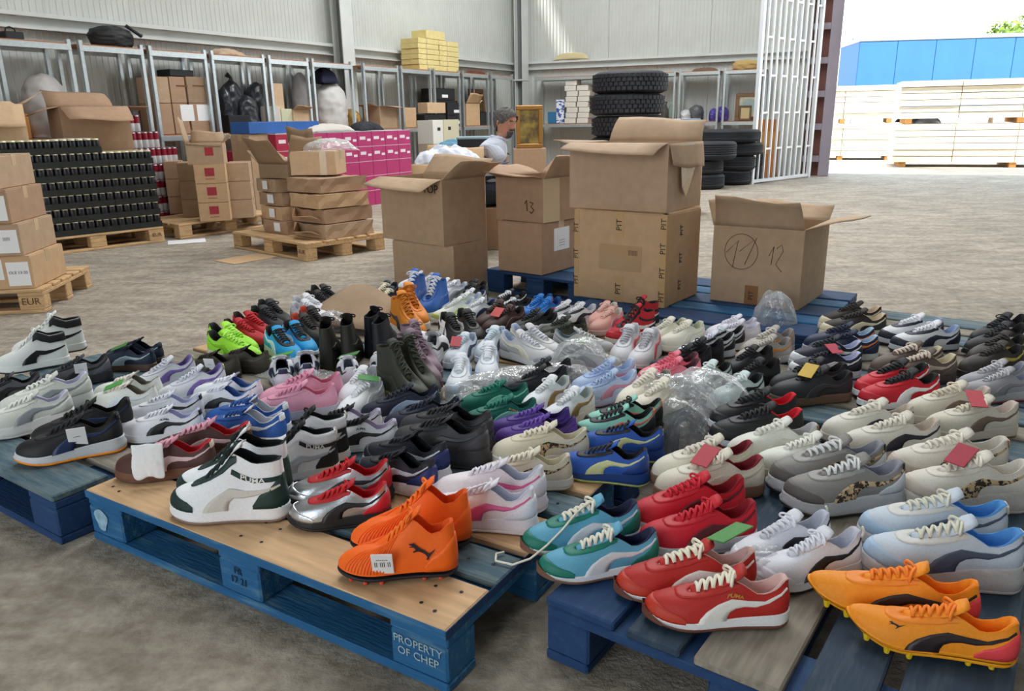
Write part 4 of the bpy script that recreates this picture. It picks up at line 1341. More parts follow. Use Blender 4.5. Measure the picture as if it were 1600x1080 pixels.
# cartons 13
b3, wx, hx = carton_px('closed brown carton with white label under carton thirteen', (779, 422), (847, 431), 350, .42, PH + .002, m='c')
MB().box(wx, wx + .0015, .13, .30, hx * .42, hx * .86).build('shipping_label', PAPER, b3)
for k in range(3): lettering('-----------', .018, b3, (wx + .002, .215, hx * (.62 - k * .05)), 'right', INK, name='print')
z13 = PH + .002 + hx + .002
b4, wx, hx = carton_px('open brown carton with thirteen handwritten on its front', (776, 342), (849, 349), 280, .44, z13, m='c', flaps={'f': (70, .15, .3), 'r': (35, .15), 'l': (62, .2, .3), 'b': (60, .2)})
def scribble(parent, strokes, r=.0022, m=INK):
    for s_ in strokes:
        MB().tube([(x, -.0015, z) for x, z in s_], r, 5).build('pen_stroke', m, parent)
RED = mat('5a3524', .8)
scribble(b4, [[(wx * .62, hx * .42), (wx * .66, hx * .50), (wx * .67, hx * .25)], [(wx * .73, hx * .46), (wx * .80, hx * .44), (wx * .75, hx * .36), (wx * .81, hx * .28), (wx * .76, hx * .20), (wx * .72, hx * .24)]], .0035, RED)
MB().box(wx, wx + .0012, .0, .16, 0, hx).build('tape', TAPEC, b4)
# front stack: PIT carton with an opened carton on top
b5, wx, hx = carton_px('taped carton printed PIT on blue pallet under torn carton', (897, 462), (1037, 482), 336, .40, PH + .002, m='d', tape=False)
LT = mat('c6a273', .35, coat=.2)
for zz in ((hx * .72, hx * 1.0), (0, hx * .3)):
    MB().box(wx * .46, wx * .555, -.0012, .002, *zz).build('tape', LT, b5)
    lettering('PIT', .045, b5, (wx * .507, -.0016, (zz[0] + zz[1]) / 2), 'front', INK, spin=pi / 2)
MB().box(wx - .035, wx + .0012, -.0012, .05, 0, hx).build('tape', LT, b5)
for k in range(4): lettering('PIT', .042, b5, (wx - .016, -.0016, hx * (.12 + .26 * k)), 'front', INK, spin=pi / 2)
for k in range(3): lettering('PIT', .042, b5, (wx + .0016, .17, hx * (.2 + .3 * k)), 'right', INK, spin=pi / 2)
MB().box(.0, .03, -.0012, .002, 0, hx).build('tape', LT, b5)
for k in range(3): lettering('PIT', .04, b5, (.012, -.0016, hx * (.2 + .3 * k)), 'front', INK, spin=pi / 2)
MB().box(wx * .29, wx * .75, -.0018, .001, hx * .36, hx * .64).build('document_pouch', mat('b99b76', .2, coat=.6), b5)
lettering('|||||||', .03, b5, (wx * .66, -.003, hx * .57), 'front', mat('5d4a3a', .6), name='print')
zt_ = PH + .002 + hx + .002
A, B = at(890, 324, zt_), at(1041, 333, zt_)
b6, wx, hx = carton_px('tallest torn open carton on top of the PIT carton', (890, 324), (1041, 333), 225, .42, zt_, m='a', flaps={'f': (98, .14, .3), 'b': (12, .15, .8), 'l': (80, .12, .2), 'r': (168, .12, .1)})
pl_ = MB()
pl_.add([(wx + .004, .12, hx), (wx + .004, .30, hx), (wx + .02, .28, hx * .62), (wx + .012, .2, hx * .18), (wx + .02, .13, hx * .36)], [(0, 1, 2, 3, 4)])
pl_.build('torn_strip', TAPEC, b6).modifiers.new('thickness', 'SOLIDIFY').thickness = .003
# carton 11 12
b7, wx, hx = carton_px('open carton with circled eleven and twelve handwritten on front', (1109, 468), (1247, 485), 361, .46, PH + .002, m='b', flaps={'f': (8, .155, .5), 'r': (70, .2, .25), 'b': (62, .16), 'l': (20, .12)})
cxx, czz, rr_ = wx * .33, hx * .68, hx * .23
scribble(b7, [[(cxx + rr_ * cos(a) * .95, czz + rr_ * sin(a)) for a in [i * 2 * pi / 20 for i in range(21)]],
              [(cxx - rr_ * .85, czz - rr_ * .1), (cxx - rr_ * .2, czz + rr_ * .6), (cxx - rr_ * .45, czz - rr_ * .95)],
              [(cxx - rr_ * .1, czz), (cxx + rr_ * .85, czz + rr_ * .85), (cxx + rr_ * .25, czz - rr_ * .7)],
              [(wx * .64, czz - .01), (wx * .69, czz + .04), (wx * .67, czz - .055)],
              [(wx * .72, czz + .03), (wx * .77, czz + .05), (wx * .79, czz + .02), (wx * .72, czz - .05), (wx * .79, czz - .085)]], .0016, mat('6b5140', .8))
MB().box(wx * .40, wx * .55, -.0015, .001, .0, hx * .25).build('tape', mat('8f633b', .4), b7)
lettering('PIT', .035, b7, (wx * .475, -.002, hx * .12), 'front', INK, spin=pi / 2)
# cartons and sheets behind these
g1 = carton('long open carton heaped with white sheets behind the TOP carton', (-.74, 5.98), radians(-6), .50, .46, .34, .43, m='d', flaps={'f': (150, .1), 'b': (40, .15), 'r': (110, .15)})
carton('low closed carton hidden under the carton of white sheets', (-.74, 5.98), radians(-6), .50, .46, .425, 0., m='c')
o = crumple('white_sheet', .47, .42, .13, mat('dfe3f0', .7), None, (-.48, 6.19, .765), radians(-6), 22, 3, True, .75)
tag(o, 'heap of crumpled white sheets in the long open carton', 'sheet')

# ------------------------------------------------------------------ left: beer cans on a pallet
E1 = pallet('wooden pallet under the stacked trays of dark cans', (-4.18, 6.62), 46.5, 1.2, .8, seed=31)
def pstep(O, ang, x, y):
    a = radians(ang)
    return Vector((O[0] + x * cos(a) - y * sin(a), O[1] + x * sin(a) + y * cos(a), 0))
lettering('EUR', .05, E1, (1.13, -.001, .075), 'front', mat('6b4a30', .8))
lettering('EUR', .05, E1, (.07, -.001, .075), 'front', mat('6b4a30', .8))
can = MB().lathe([(.0, .112), (.024, .112), (.027, .116), (.0285, .113), (.0325, .104), (.0325, .008), (.026, .0), (0, .0)], 12)
can_me = can.mesh('can', mat('24262a', .35, .3))
can_me.materials.append(mat('e6dcb8', .3, .5))
for f in can_me.polygons:
    if f.center.z > .100: f.material_index = 1
tray_me = MB().box(-.197, .197, -.131, .131, 0, .006).box(-.198, .198, -.132, -.130, 0, .052).box(-.198, .198, .130, .132, 0, .052).box(-.198, -.196, -.13, .13, 0, .052).box(.196, .198, -.13, .13, 0, .052).mesh('tray', mat('1f2422', .5, var=.2, scale=20))
film_me = MB().cbox(-.1985, .1985, -.1325, .1325, .116, .118, .0008).mesh('shrink_film', mat('c9c4b0', .2, coat=.5))
TH = .1185
def can_tray(x, y, k, cells, lab, turn=False, lx=0.0):
    p = pstep((-4.18, 6.62), 46.5, x, y)
    r = thing('can_tray', lab, 'tray', (p.x, p.y, PH + .001 + k * TH), radians(46.5), 'trays of dark cans with gold rims')
    place('tray', tray_me, r)
    for i, j in cells:
        place('can', can_me, r, (-.165 + i * .066, -.099 + j * .066, .006), m=None)
    if lx:
        MB().box(-.1995, -.198, -.03 + lx, .03 + lx, .004, .050).build('paper_label', mat('d9a9a0' if k % 2 else 'e6e2da', .7), r)
    return r
ordn = ['lowest', 'second', 'third', 'fourth', 'fifth', 'sixth', 'top']
coln = ['left', 'middle', 'right']
for k in range(6):
    for c in range(3):
        cells = [(i, 0) for i in range(6)] + ([(0, j) for j in range(1, 4)] if c == 0 else [])
        if k == 5: cells = [(i, j) for i in range(6) for j in range(4 if c else 3)]
        can_tray(.205 + c * .397, .137, k, cells, '%s front tray of dark cans in the %s layer above the pallet' % (coln[c], ordn[k]), lx=(.02 if c == 0 else 0))
    for q in (1, 2):
        can_tray(.205, .137 + q * .2645, k, [(0, j) for j in range(4)] + ([(1, j) for j in range(4)] if k == 5 else []), '%s tray along the left side of the can stack in the %s layer' % (['', 'middle', 'rear'][q], ordn[k]), lx=-.04 + .05 * q)
for c in range(3):
    for q in (1, 2):
        if c: can_tray(.205 + c * .397, .137 + q * .2645, 5, [(i, 0) for i in range(6)], 'inner tray of cans in the sixth layer, %s column, row %s' % (coln[c], ['', 'second', 'third'][q]))
        if c:
            for k in range(5): can_tray(.205 + c * .397, .137 + q * .2645, k, [(5, j) for j in range(4)] if c == 2 else [], 'inner tray of cans in the %s layer, %s column, row %s' % (ordn[k], coln[c], ['', 'second', 'third'][q]))
for c in range(2):
    can_tray(.16 + c * .397, .14, 6, [(i, j) for i in range(6) for j in range(4)], '%s tray of dark cans in the short top layer' % coln[c])
o = crumple('paper_sheet', .30, .2, .006, PAPER, None, pstep((-4.18, 6.62), 46.5, .55, .14) + Vector((0, 0, PH + 7 * TH + .002)), radians(46), 6, 2, False)
tag(o, 'white paper sheet lying on the top tray of cans', 'paper')
pk = pstep((-4.18, 6.62), 46.5, -.10, .44)
zc_ = PH + 6 * TH + .004
carton('battered open carton on the left rear of the can stack', pk.xy, radians(40), .40, .30, .42, zc_, m='f', flaps={'f': (150, .2, .2), 'b': (75, .2), 'l': (120, .15), 'r': (60, .2)})
pk = pstep((-4.18, 6.62), 46.5, .58, .40)
carton('large open carton with sagging flaps on the can stack', pk.xy, radians(43), .60, .42, .40, zc_, m='c', flaps={'f': (118, .22, .2), 'b': (28, .26, .9), 'l': (100, .2, .3), 'r': (95, .2)})

# second wooden pallet: packs of tall cans and brown cartons with red squares
O2, a2_ = (-3.26, 7.62), 55
E2 = pallet('wooden pallet under red and white can packs and cartons', O2, a2_, 1.2, .8, seed=32)
tall = MB().lathe([(0, .166), (.026, .166), (.029, .168), (.033, .155), (.033, .085), (.033, .01), (.027, 0), (0, 0)], 12).mesh('can', mat('8e1d33', .35, .2))
tall.materials.append(mat('dfe2e6', .35, .3))
for f in tall.polygons:
    if f.center.z < .084 or f.center.z > .157: f.material_index = 1
wrap_me = MB().cbox(-.1, .1, -.067, .067, .168, .170, .0008).mesh('wrap', mat('b98d98', .2, coat=.5))
for c in range(3):
    for k in range([7, 6, 5][c]):
        p = Vector((-4.0, 8.47, 0)) + dL * (.205 * c)
        r = thing('can_pack', '%s column of red and white can packs, %s pack from the floor' % (['left', 'middle', 'right'][c], ['first', 'second', 'third', 'fourth', 'fifth', 'sixth', 'seventh'][k]), 'can pack', (p.x, p.y, .001 + k * .171), angL, 'packs of red and white tall cans')
        for i in range(3):
            for j in range(2): place('can', tall, r, (-.066 + i * .066, -.033 + j * .066, 0))
        place('wrap', wrap_me, r)
RS = mat('a8313c', .7)
A20 = radians(14)
bpos = [(at(285, 341, PH), .17), (at(313, 347, PH), .30), (at(360, 343, PH), .22), (at(262, 336, PH), .16)]
for k in range(3):
    for c, (p, wd_) in enumerate(bpos):
        r = carton('%s carton of the red square print stacks, %s of its column' % (['second from left', 'widest', 'rightmost', 'leftmost'][c], ['bottom', 'middle', 'upper'][k]), (p.x + .0, p.y + [.03, 0, .07, .06][c]), A20, wd_ - .006, .34, .185, PH + .001 + k * .187, m='bdbc'[c], group='brown cartons with red squares')
        if c == 1:
            MB().box(.10, .19, -.0014, .001, .07, .15).build('red_print', RS, r)
            MB().box(.10, .19, -.0014, .001, .04, .046).build('print_line', RS, r)
p = bpos[1][0]
r = carton('open topmost carton with red square and raised side flap', (p.x - .05, p.y), A20, .34, .34, .2, PH + .001 + 3 * .187, m='b', flaps={'l': (10, .24), 'r': (40, .1), 'b': (20, .12), 'f': (172, .02)})
MB().box(.17, .25, -.0014, .001, .08, .16).build('red_print', RS, r)

# third wooden pallet: squashed flat cartons
O3, a3_ = (-2.53, 7.03), -43
E3 = pallet('pale wooden pallet under squashed flat cartons', O3, a3_, 1.2, .8, seed=33)
lettering('EUR', .05, E3, (1.13, -.001, .075), 'front', mat('6b4a30', .8))
def flatbox(label, x, y, z, lx, ly, h, rz, m='c', sag=.0, lab=None, group=None, open_=False):
    p = pstep(O3, a3_, x, y)
    r = thing('flat_carton', label, 'box', (p.x, p.y, z), radians(a3_ + rz), group)
    n = 6
    top = [[(lx * i / n, ly * j / n, h * (1 - sag * sin(pi * i / n) * .5 - sag * .4 * (j / n if i % 2 else 1 - j / n))) for j in range(n + 1)] for i in range(n + 1)]
    bot = [[(lx * i / n + (.012 if 0 < i < n else 0) * sin(i * 3), ly * j / n, 0) for j in range(n + 1)] for i in range(n + 1)]
    mb = MB().grid(top, False).grid(bot, False, flip=True)
    loopt = [top[i][0] for i in range(n + 1)] + [top[n][j] for j in range(1, n + 1)] + [top[i][n] for i in range(n - 1, -1, -1)] + [top[0][j] for j in range(n - 1, 0, -1)]
    loopb = [bot[i][0] for i in range(n + 1)] + [bot[n][j] for j in range(1, n + 1)] + [bot[i][n] for i in range(n - 1, -1, -1)] + [bot[0][j] for j in range(n - 1, 0, -1)]
    mid = [((a[0] + b[0]) / 2 + random.uniform(-.012, .012), (a[1] + b[1]) / 2 + random.uniform(-.014, .010), (a[2] + b[2]) / 2) for a, b in zip(loopt, loopb)]
    mb.grid([loopb, mid, loopt], False, True)
    place('body', recalc(mb.mesh('body')), r, m=CARD[m])
    if lab: MB().box(lx * lab, lx * lab + .09, -.016, -.013, h * .2, h * .85).build('white_label', PAPER, r)
    if open_:
        MB().grid([[(lx * .1, .01 - .01, h * .2), (lx * .1, .0, h * .2), (lx * .9, .0, h * .2)], [(lx * .1, -.0, h), (lx * .5, -.16, h * .5), (lx * .9, -.10, h * .6)]], False).build('flap', CARD['f'], r).modifiers.new('thickness', 'SOLIDIFY').thickness = .004
    return r
for k in range(4):
    flatbox('%s flat carton with white label in the left squashed stack' % ['lowest', 'second', 'third', 'uppermost'][k], .28 - .055 * k, .17 + .02 * k, PH + .002 + k * .117, .36, .46, .115, [2, -2, 3, -3][k], 'cdcb'[k], [.05, .1, .1, .06][k], .5 - .04 * k, 'squashed flat cartons on the pale pallet')
for k in range(4):
    flatbox('%s flat carton with burst corner in the right squashed stack' % ['lowest', 'second', 'third', 'uppermost'][k], .70 - .02 * k, .22 - .0 * k, PH + .002 + k * .124, .46, .50, .12, [0, 3, -2, 4][k], 'bcdc'[k], [.12, .18, .14, .1][k], None, 'squashed flat cartons on the pale pallet', k < 2)
p = pstep(O3, a3_, .20, .22)
carton('opened carton with tall upright flaps on the left squashed stack', p.xy, radians(a3_ + 6), .40, .36, .12, PH + .002 + 4 * .118, m='e', flaps={'f': (35, .26), 'b': (-8, .3), 'l': (60, .2), 'r': (18, .24)})
p = pstep(O3, a3_, .62, .28)
r = carton('taped carton under clear film on the right squashed stack', p.xy, radians(a3_ + 40), .40, .34, .2, PH + .002 + 4 * .125, m='f')
MB().box(.26, .32, -.0015, .001, 0, .2).build('tape', TAPEC, r)
FILM = plastic('clear_film', .10)
o = crumple('plastic_film', .46, .4, .1, FILM, None, (p.x + .30, p.y + .22, PH + .002 + 4 * .125 + .203), .3, 14, 9)
tag(o, 'crumpled clear plastic film on the taped carton', 'plastic film')
for (x, y, wd_, dp_, rz, lab) in ((292, 378, .34, .26, .4, 'white paper sheet on the floor before the can pallet'), (385, 405, .42, .3, .9, 'flat piece of cardboard on the floor by the pale pallet')):
    p = at(x, y, 0)
    o = MB().cbox(-wd_ / 2, wd_ / 2, -dp_ / 2, dp_ / 2, .001, .006, .002).build('cardboard_sheet', PAPER if 'white' in lab else CARD['d'], None, (p.x, p.y, 0), (0, 0, rz))
    tag(o, lab, 'cardboard')
p = at(555, 500, .17)
cbs = [[(-.22 + .088 * i, -.16 + .08 * j, .09 + .05 * sin(i * .9) * (j / 4) + .02 * j) for j in range(5)] for i in range(6)]
o = MB().grid(cbs, True).build('cardboard_flap', CARD['e'], None, (p.x, p.y, PH - .06), (0, 0, -.5))
o.modifiers.new('thickness', 'SOLIDIFY').thickness = .005
tag(o, 'bent brown cardboard piece behind the black green boots', 'cardboard')

# stack of labelled cartons cut by the left edge of the frame
O4, a4_ = (-4.03, 4.40), 9
E4 = pallet('wooden pallet at the left edge under labelled cartons', O4, a4_, 1.2, .8, seed=34)
lettering('EUR', .06, E4, (1.127, -.001, .072), 'front', mat('6b4a30', .8))
hs = [.20, .19, .20, .19]
z = PH + .001
for k in range(4):
    p = pstep(O4, a4_, .52 - .03 * k, .015)
    r = carton('%s labelled carton of the stack at the left edge' % ['bottom', 'second', 'third', 'top'][k], p.xy, radians(a4_), .64, .5, hs[k], z, m='dbcb'[k], group='labelled cartons at the left edge')
    MB().box(.50, .625, -.0014, .001, hs[k] * .1, hs[k] * .82).build('white_label', PAPER, r)
    MB().box(.32, .48, -.0014, .001, hs[k] * .3, hs[k] * .9).build('white_label', PAPER, r)
    if k == 0: lettering('OLE 13-20', .024, r, (.563, -.002, hs[k] * .5), 'front', INK)
    if k == 2: lettering('17 - 8', .022, r, (.55, -.002, hs[k] * .7), 'front', INK)
    if k == 1:
        MB().box(.47, .495, -.0016, .001, hs[k] * .3, hs[k] * .7).build('red_print', RS, r)
        lettering('|||||||', .022, r, (.563, -.002, hs[k] * .55), 'front', INK, name='print')
    z += hs[k] + .001

# magenta and blue cartons in rows before the shelves
MG, MW = mat('b5356f', .6, var=.06, scale=6), mat('e9dfe6', .6)
MR = mat('a52342', .6, var=.06, scale=6)
def inner(run, x, off, y=190):
    p, d, n = (SL, dL, nL) if run == 'L' else (SB, dB, nB)
    return on_line(x, p - n * off, d)
PA, PB = inner('L', 428, 1.05), inner('L', 640, 1.05)
rw = PB - PA
nb = 9
wb_ = rw.length / nb
ztop = z_for(PA.x, PA.y, 209)
hb = .205
nl = 5
zb_ = ztop - nl * hb
for k in range(nl):
    for c in range(nb):
        p = PA + rw * (c / nb)
        r = carton('%s magenta carton from the left in the %s row' % (['first', 'second', 'third', 'fourth', 'fifth', 'sixth', 'seventh', 'eighth', 'ninth'][c], ['bottom', 'second', 'middle', 'fourth', 'top'][k]), p.xy, angL, wb_ - .006, .34, hb - .012, .001 + k * (ztop - .01) / nl, m=MR if c < 2 else MG, group='magenta cartons stacked before the shelves', tape=False)
        MB().box(0, wb_ - .006, -.001, .3, hb - .013, hb - .008).build('white_edge', MW, r)
        if k > 2: MB().box(.04, .15, -.002, 0, .09, .13).box(wb_ * .66, wb_ * .9, -.002, 0, .07, .10).build('print', MW, r)
BLB = mat('2c5fa8', .55, var=.08, scale=5)
for q, (x0, x1, y1, lab) in enumerate(((388, 448, 197, 'wide blue carton'), (450, 500, 199, 'narrower blue carton'))):
    a, b = inner('L', x0, .95), inner('L', x1, .95)
    zt2 = z_for(a.x, a.y, y1)
    MB_h = .14
    if q == 0:
        s0 = carton('plain carton column under the wide blue carton', (a + nL * .02).xy, angL, (b - a).length * .5, .3, ztop - .0, .001, m='b')
    carton(lab + ' lying before the shelf with black bags', a.xy if q == 0 else (a + nL * .02).xy, angL, (b - a).length, .3, .13, ztop + .004, m=BLB, tape=False)
o = crumple('grey_cloth', .9, .3, .10, mat('c9c5bd', .8), None, PA + rw * .40 + nL * .17 + Vector((0, 0, ztop + .004)), angL, 14, 12)
tag(o, 'pale rumpled cloth lying along the magenta cartons', 'cloth')
o = crumple('black_cloth', .5, .28, .12, mat('24242e', .85), None, PA + rw * .70 + nL * .17 + Vector((0, 0, ztop + .004)), angL, 12, 14)
tag(o, 'dark rumpled cloth on the right half of magenta cartons', 'cloth')
for q, (x0, y0, y1, m_, lab) in enumerate(((378, 268, 236, MR, 'maroon carton behind the cartons with red squares'), (418, 270, 240, mat('d8d4c8', .7), 'whitish printed carton behind the squashed stack'))):
    p = inner('L', x0, .62)
    zz = z_for(p.x, p.y, y1)
    carton('supporting carton under the ' + lab.split(' behind')[0], (p + nL * .0).xy, angL, .34, .36, zz - .26, .001, m='c')
    carton(lab, p.xy, angL, .34, .36, .25, zz - .255, m=m_, tape=False)

# ------------------------------------------------------------------ steel shelving along the walls
SHB = mat('a5714d', .75, bump=.2, scale=10, var=.15)
SH, SM, SDP = 1.9, .985, .44
def unit(run, x0, x1, label):
    p, d, n = (SL, dL, nL) if run == 'L' else (SB, dB, nB)
    a, b = on_line(x0, p, d), on_line(x1, p, d)
    wd_ = (b - a).length
    r = thing('shelving_unit', label, 'shelf', a, math.atan2(d.y, d.x), 'steel shelving along the walls')
    for x in (0, wd_ - .04):
        for y in (0, SDP - .04):
            MB().box(x, x + .04, y, y + .003, 0, SH + .03).box(x, x + .003, y, y + .04, 0, SH + .03).box(x + .037, x + .04, y, y + .012, 0, SH + .03).build('post', STEEL, r)
    for z in (.1, SM - .02, SH - .02):
        MB().cbox(.005, wd_ - .005, .004, SDP - .004, z, z + .016, .002).build('shelf_board', SHB, r)
        for y in (-.004, SDP - .008):
            MB().cbox(.004, wd_ - .004, y, y + .012, z - .055, z + .004, .002).build('beam', STEEL, r)
    return r
LB = [(16, 131), (143, 240), (248, 335), (342, 423), (429, 490), (495, 557), (573, 627), (631, 677), (681, 721), (725, 765), (769, 803)]
names = ['first', 'second', 'third', 'fourth', 'fifth', 'sixth', 'seventh', 'eighth', 'ninth', 'tenth', 'eleventh']
for i, (a, b) in enumerate([(-110, 12)] + LB):
    unit('L', a, b, 'steel shelving bay cut by the left edge of the view' if i == 0 else '%s complete steel shelving bay from the left along the ribbed wall' % names[i - 1])
for i, (a, b) in enumerate([(836, 938), (943, 1053), (1058, 1121), (1127, 1192)]):
    unit('B', a, b, '%s steel shelving bay from the corner along the back wall' % names[i])

def spot_on(run, x, ins):
    p, d, n = (SL, dL, nL) if run == 'L' else (SB, dB, nB)
    return on_line(x, p + n * ins, d)
def sbox(run, x0, x1, ytop, label, zb=SM, m='c', ins=.06, dp=.3, flaps=None, tape=False, group=None, name='carton', cat='box', frac=1.):
    a, b = spot_on(run, x0, ins), spot_on(run, x1, ins)
    h = z_for(a.x, a.y, ytop) - zb
    d = dL if run == 'L' else dB
    return carton(label, a.xy, math.atan2(d.y, d.x), (b - a).length, dp, max(.03, h * frac), zb, m=m, flaps=flaps, tape=tape, group=group, name=name, cat=cat)
def sack(label, run, x0, x1, ytop, zb, m, seed, ins=.22, dp=.36, name='bag', cat='bag', knot=False):
    a, b = spot_on(run, x0, ins), spot_on(run, x1, ins)
    c = (a + b) / 2
    h = z_for(c.x, c.y, ytop) - zb
    wd_ = (b - a).length
    rnd = random.Random(seed)
    ph = [(rnd.uniform(2, 6), rnd.uniform(2, 7), rnd.uniform(0, 6.3)) for _ in range(6)]
    rows = []
    for i in range(13):
        t = i / 12
        row = []
        for j in range(22):
            an = 2 * pi * j / 22
            q = tab([0, .1, .5, .75, .92, 1], [.9, .98, 1.0, .86, .55, .12], t)
            k = 1 + .07 * sum(abs(sin(f * an + g * t * 3 + o)) - .6 for f, g, o in ph)
            row.append((wd_ / 2 * cos(an) * q * k, dp / 2 * sin(an) * q * k, h * (t ** .8)))
        rows.append(row)
    d = dL if run == 'L' else dB
    r = thing(name, label, cat, (c.x, c.y, zb), math.atan2(d.y, d.x))
    mb = MB().grid(rows, True, True)
    mb.f.append(tuple(range(22))); mb.sm.append(False)
    wrinkle(mb.build('body', m, r), -.04 * (1 + wd_), .14)
    if knot: MB().tube([(0, 0, h * .96), (.02, 0, h * 1.05), (-.03, .02, h * 1.12)], .03, 6, rr=[.04, .02, .035]).build('knot', m, r)
    return r
def framed(label, run, x0, x1, y0, zb, art, fm, ins=.3, lean=.12, oval=False):
    a, b = spot_on(run, x0, ins), spot_on(run, x1, ins)
    h = z_for(a.x, a.y, y0) - zb
    wd_ = (b - a).length
    d = dL if run == 'L' else dB
    r = thing('framed_picture', label, 'picture', (a.x, a.y, zb + .002), math.atan2(d.y, d.x))
    r.rotation_euler = (-lean, 0, math.atan2(d.y, d.x))
    f = min(wd_, h) * .16
    MB().cbox(0, wd_, 0, .03, 0, f, .006).cbox(0, wd_, 0, .03, h - f, h, .006).cbox(0, f, 0, .03, f, h - f, .006).cbox(wd_ - f, wd_, 0, .03, f, h - f, .006).build('frame', fm, r)
    MB().box(f * .9, wd_ - f * .9, .012, .02, f * .9, h - f * .9).build('canvas', art, r)
    return r
GILT = mat('9a6f35', .4, .4, bump=.3, scale=40)
ART = two_tone('muddy_oil_paint', '4a3a22', 'a08a3c', 3.5, .4, .65, .5, .1)
ART2 = two_tone('dark_oil_paint', '2c2a1c', '8a7a48', 9, .45, .65, .5, .1)
ART3 = two_tone('pale_landscape', '8fa5a3', 'c9c3a0', 6, .45, .6, .5, .1)
BAGB, BAGG, BAGW = mat('2a2d33', .3, bump=.4, scale=14), mat('b9b6b4', .6, bump=.4, scale=12), mat('cbc9c6', .65, bump=.3, scale=12)
# on the top shelves
r = sbox('L', 35, 62, 48, 'small black case with a handle on the top shelf at left', SH, DARK, .05, .2, name='case', cat='case')
MB().tube([(.05, .1, .05), (.06, .1, .10), (.10, .1, .115), (.14, .1, .10), (.15, .1, .05)], .008, 6).build('handle', BLACK, r)
r = sack('black backpack slumped on the top shelf of the second bay', 'L', 163, 222, 42, SH, BLACK, 3, .2, .34, 'backpack', 'backpack')
MB().tube([(.1, -.14, .22), (.24, -.18, .12), (.3, -.1, .14)], .018, 6).build('strap', DARK, r)
o = crumple('fur_throw', .44, .3, .09, mat('b8a188', .95, bump=.9, scale=60), None, spot_on('L', 364, .2) + Vector((0, 0, SH)), angL, 14, 21)
tag(o, 'fluffy beige fur piece on the top shelf of the fourth bay', 'fur')
YB = mat('d9c98a', .7, bump=.1, scale=12, var=.08)
a, b = spot_on('L', 659, .04), spot_on('L', 720, .04)
zt = z_for(a.x, a.y, 58)
nlay = 6
for k in range(nlay):
    for c in range(2):
        j = random.uniform(-.02, .02)
        p = a + (b - a) * (c * .5) + dL * j
        r = carton('%s yellowish flat box in the %s layer on the top shelf' % (['left', 'right'][c], ['lowest', 'second', 'third', 'fourth', 'fifth', 'highest'][k]), p.xy, angL, (b - a).length * .5 - .008, .36, (zt - SH) / nlay - .004, SH + .001 + k * (zt - SH) / nlay, m=YB, tape=False, group='yellowish boxes stacked on the top shelf')
        MB().box(.22, .25, -.001, .002, 0, (zt - SH) / nlay - .004).build('tape', TAPEC, r)
carton('single yellowish box crowning the stack on the top shelf', (a + (b - a) * .2).xy, angL, .55, .3, .13, zt + .002, m=YB, tape=False)
for run, x, lab, s_, m_ in (('L', 745, 'dark crumpled cloth on the top shelf right of the yellowish boxes', 31, '5a3226'), ('B', 1098, 'small brown scrap of fabric on the back top shelf', 32, '6a5648')):
    o = crumple('cloth', .5, .25, .07, mat(m_, .9), None, spot_on(run, x, .2) + Vector((0, 0, SH)), angL if run == 'L' else math.atan2(dB.y, dB.x), 12, s_)
    tag(o, lab, 'cloth')
r = sack('rolled tan bundle on the back top shelf near the gate', 'B', 1140, 1182, 94, SH, mat('b59a62', .8, bump=.5, scale=20), 8, .2, .3, 'bundle', 'bundle')
a = KC + dB * 1.25 - nB * .07
o = crumple('plastic_bundle', .75, .09, .16, mat('c9bd94', .6, bump=.3, scale=20), None, (a.x, a.y, gz + .034), math.atan2(dB.y, dB.x), 12, 23)
tag(o, 'crumpled tan wrapping lying on the back wall rail near the corner', 'wrapping')
# middle shelf of the long run
TIN = MB().lathe([(0, .20), (.12, .20), (.125, .19), (.125, .0), (0, 0)], 24)
p = spot_on('L', 6, .2)
r = thing('round_tin', 'round beige tin at the left end of the middle shelf', 'tin', (p.x, p.y, SM), 0)
TIN.build('body', mat('c6b8a2', .5), r)
MB().lathe([(.127, .15), (.130, .17), (.130, .19), (.12, .203), (0, .203)], 24).build('lid', mat('b9a98e', .5), r)
sbox('L', 19, 46, 178, 'small orange carton beside the round tin', SM, mat('c8843c', .7))
sack('grey bag with a pointed top in the first complete bay', 'L', 44, 108, 116, SM, BAGG, 5, .24, .36)
for i, (x0, x1) in enumerate(((251, 272), (273, 297), (299, 327))):
    zz = SM
    for k, yt in enumerate((161, 119)):
        a = spot_on('L', x0, .05)
        zt = z_for(a.x, a.y, yt)
        r = carton('%s brown carton of the %s pair of rows in the third bay' % (['left', 'middle', 'right'][i], ['lower', 'upper'][k]), a.xy, angL, (spot_on('L', x1, .05) - a).length - .006, .34, zt - zz - .003, zz, m='bce'[i] if k else 'c', group='brown cartons in the third bay', tape=True)
        if i and not k: MB().box(.1, .28, -.0015, .001, (zt - zz) * .42, (zt - zz) * .95).build('white_label', PAPER, r)
        if i and k: MB().box(.08, .24, -.0012, .001, (zt - zz) * .62, (zt - zz) * .68).build('print', mat('6b4a30', .8), r)
        zz = zt
sbox('L', 276, 312, 108, 'black shoebox on top of the brown cartons in the third bay', zz + .001, DARK, .1, .24)
for i, (x0, x1, yt, zb) in enumerate(((346, 362, 137, SM), (352, 380, 126, SM), (376, 402, 150, SM), (391, 418, 129, SM))):
    sack('%s black rubbish sack in the fourth shelving bay' % ['leftmost', 'tallest', 'low front', 'rightmost'][i], 'L', x0, x1, yt, zb, BAGB, 40 + i, [.16, .28, .13, .28][i], [.2, .26, .2, .26][i], knot=i == 1)
sbox('L', 358, 390, 180, 'flat black case below the rubbish sacks', SM - .0, BLACK, -.02, .2, name='case', cat='case', frac=1.)
sbox('L', 429, 447, 130, 'tall pale brown carton in the fifth bay', SM + .17, 'f', .1, .3)
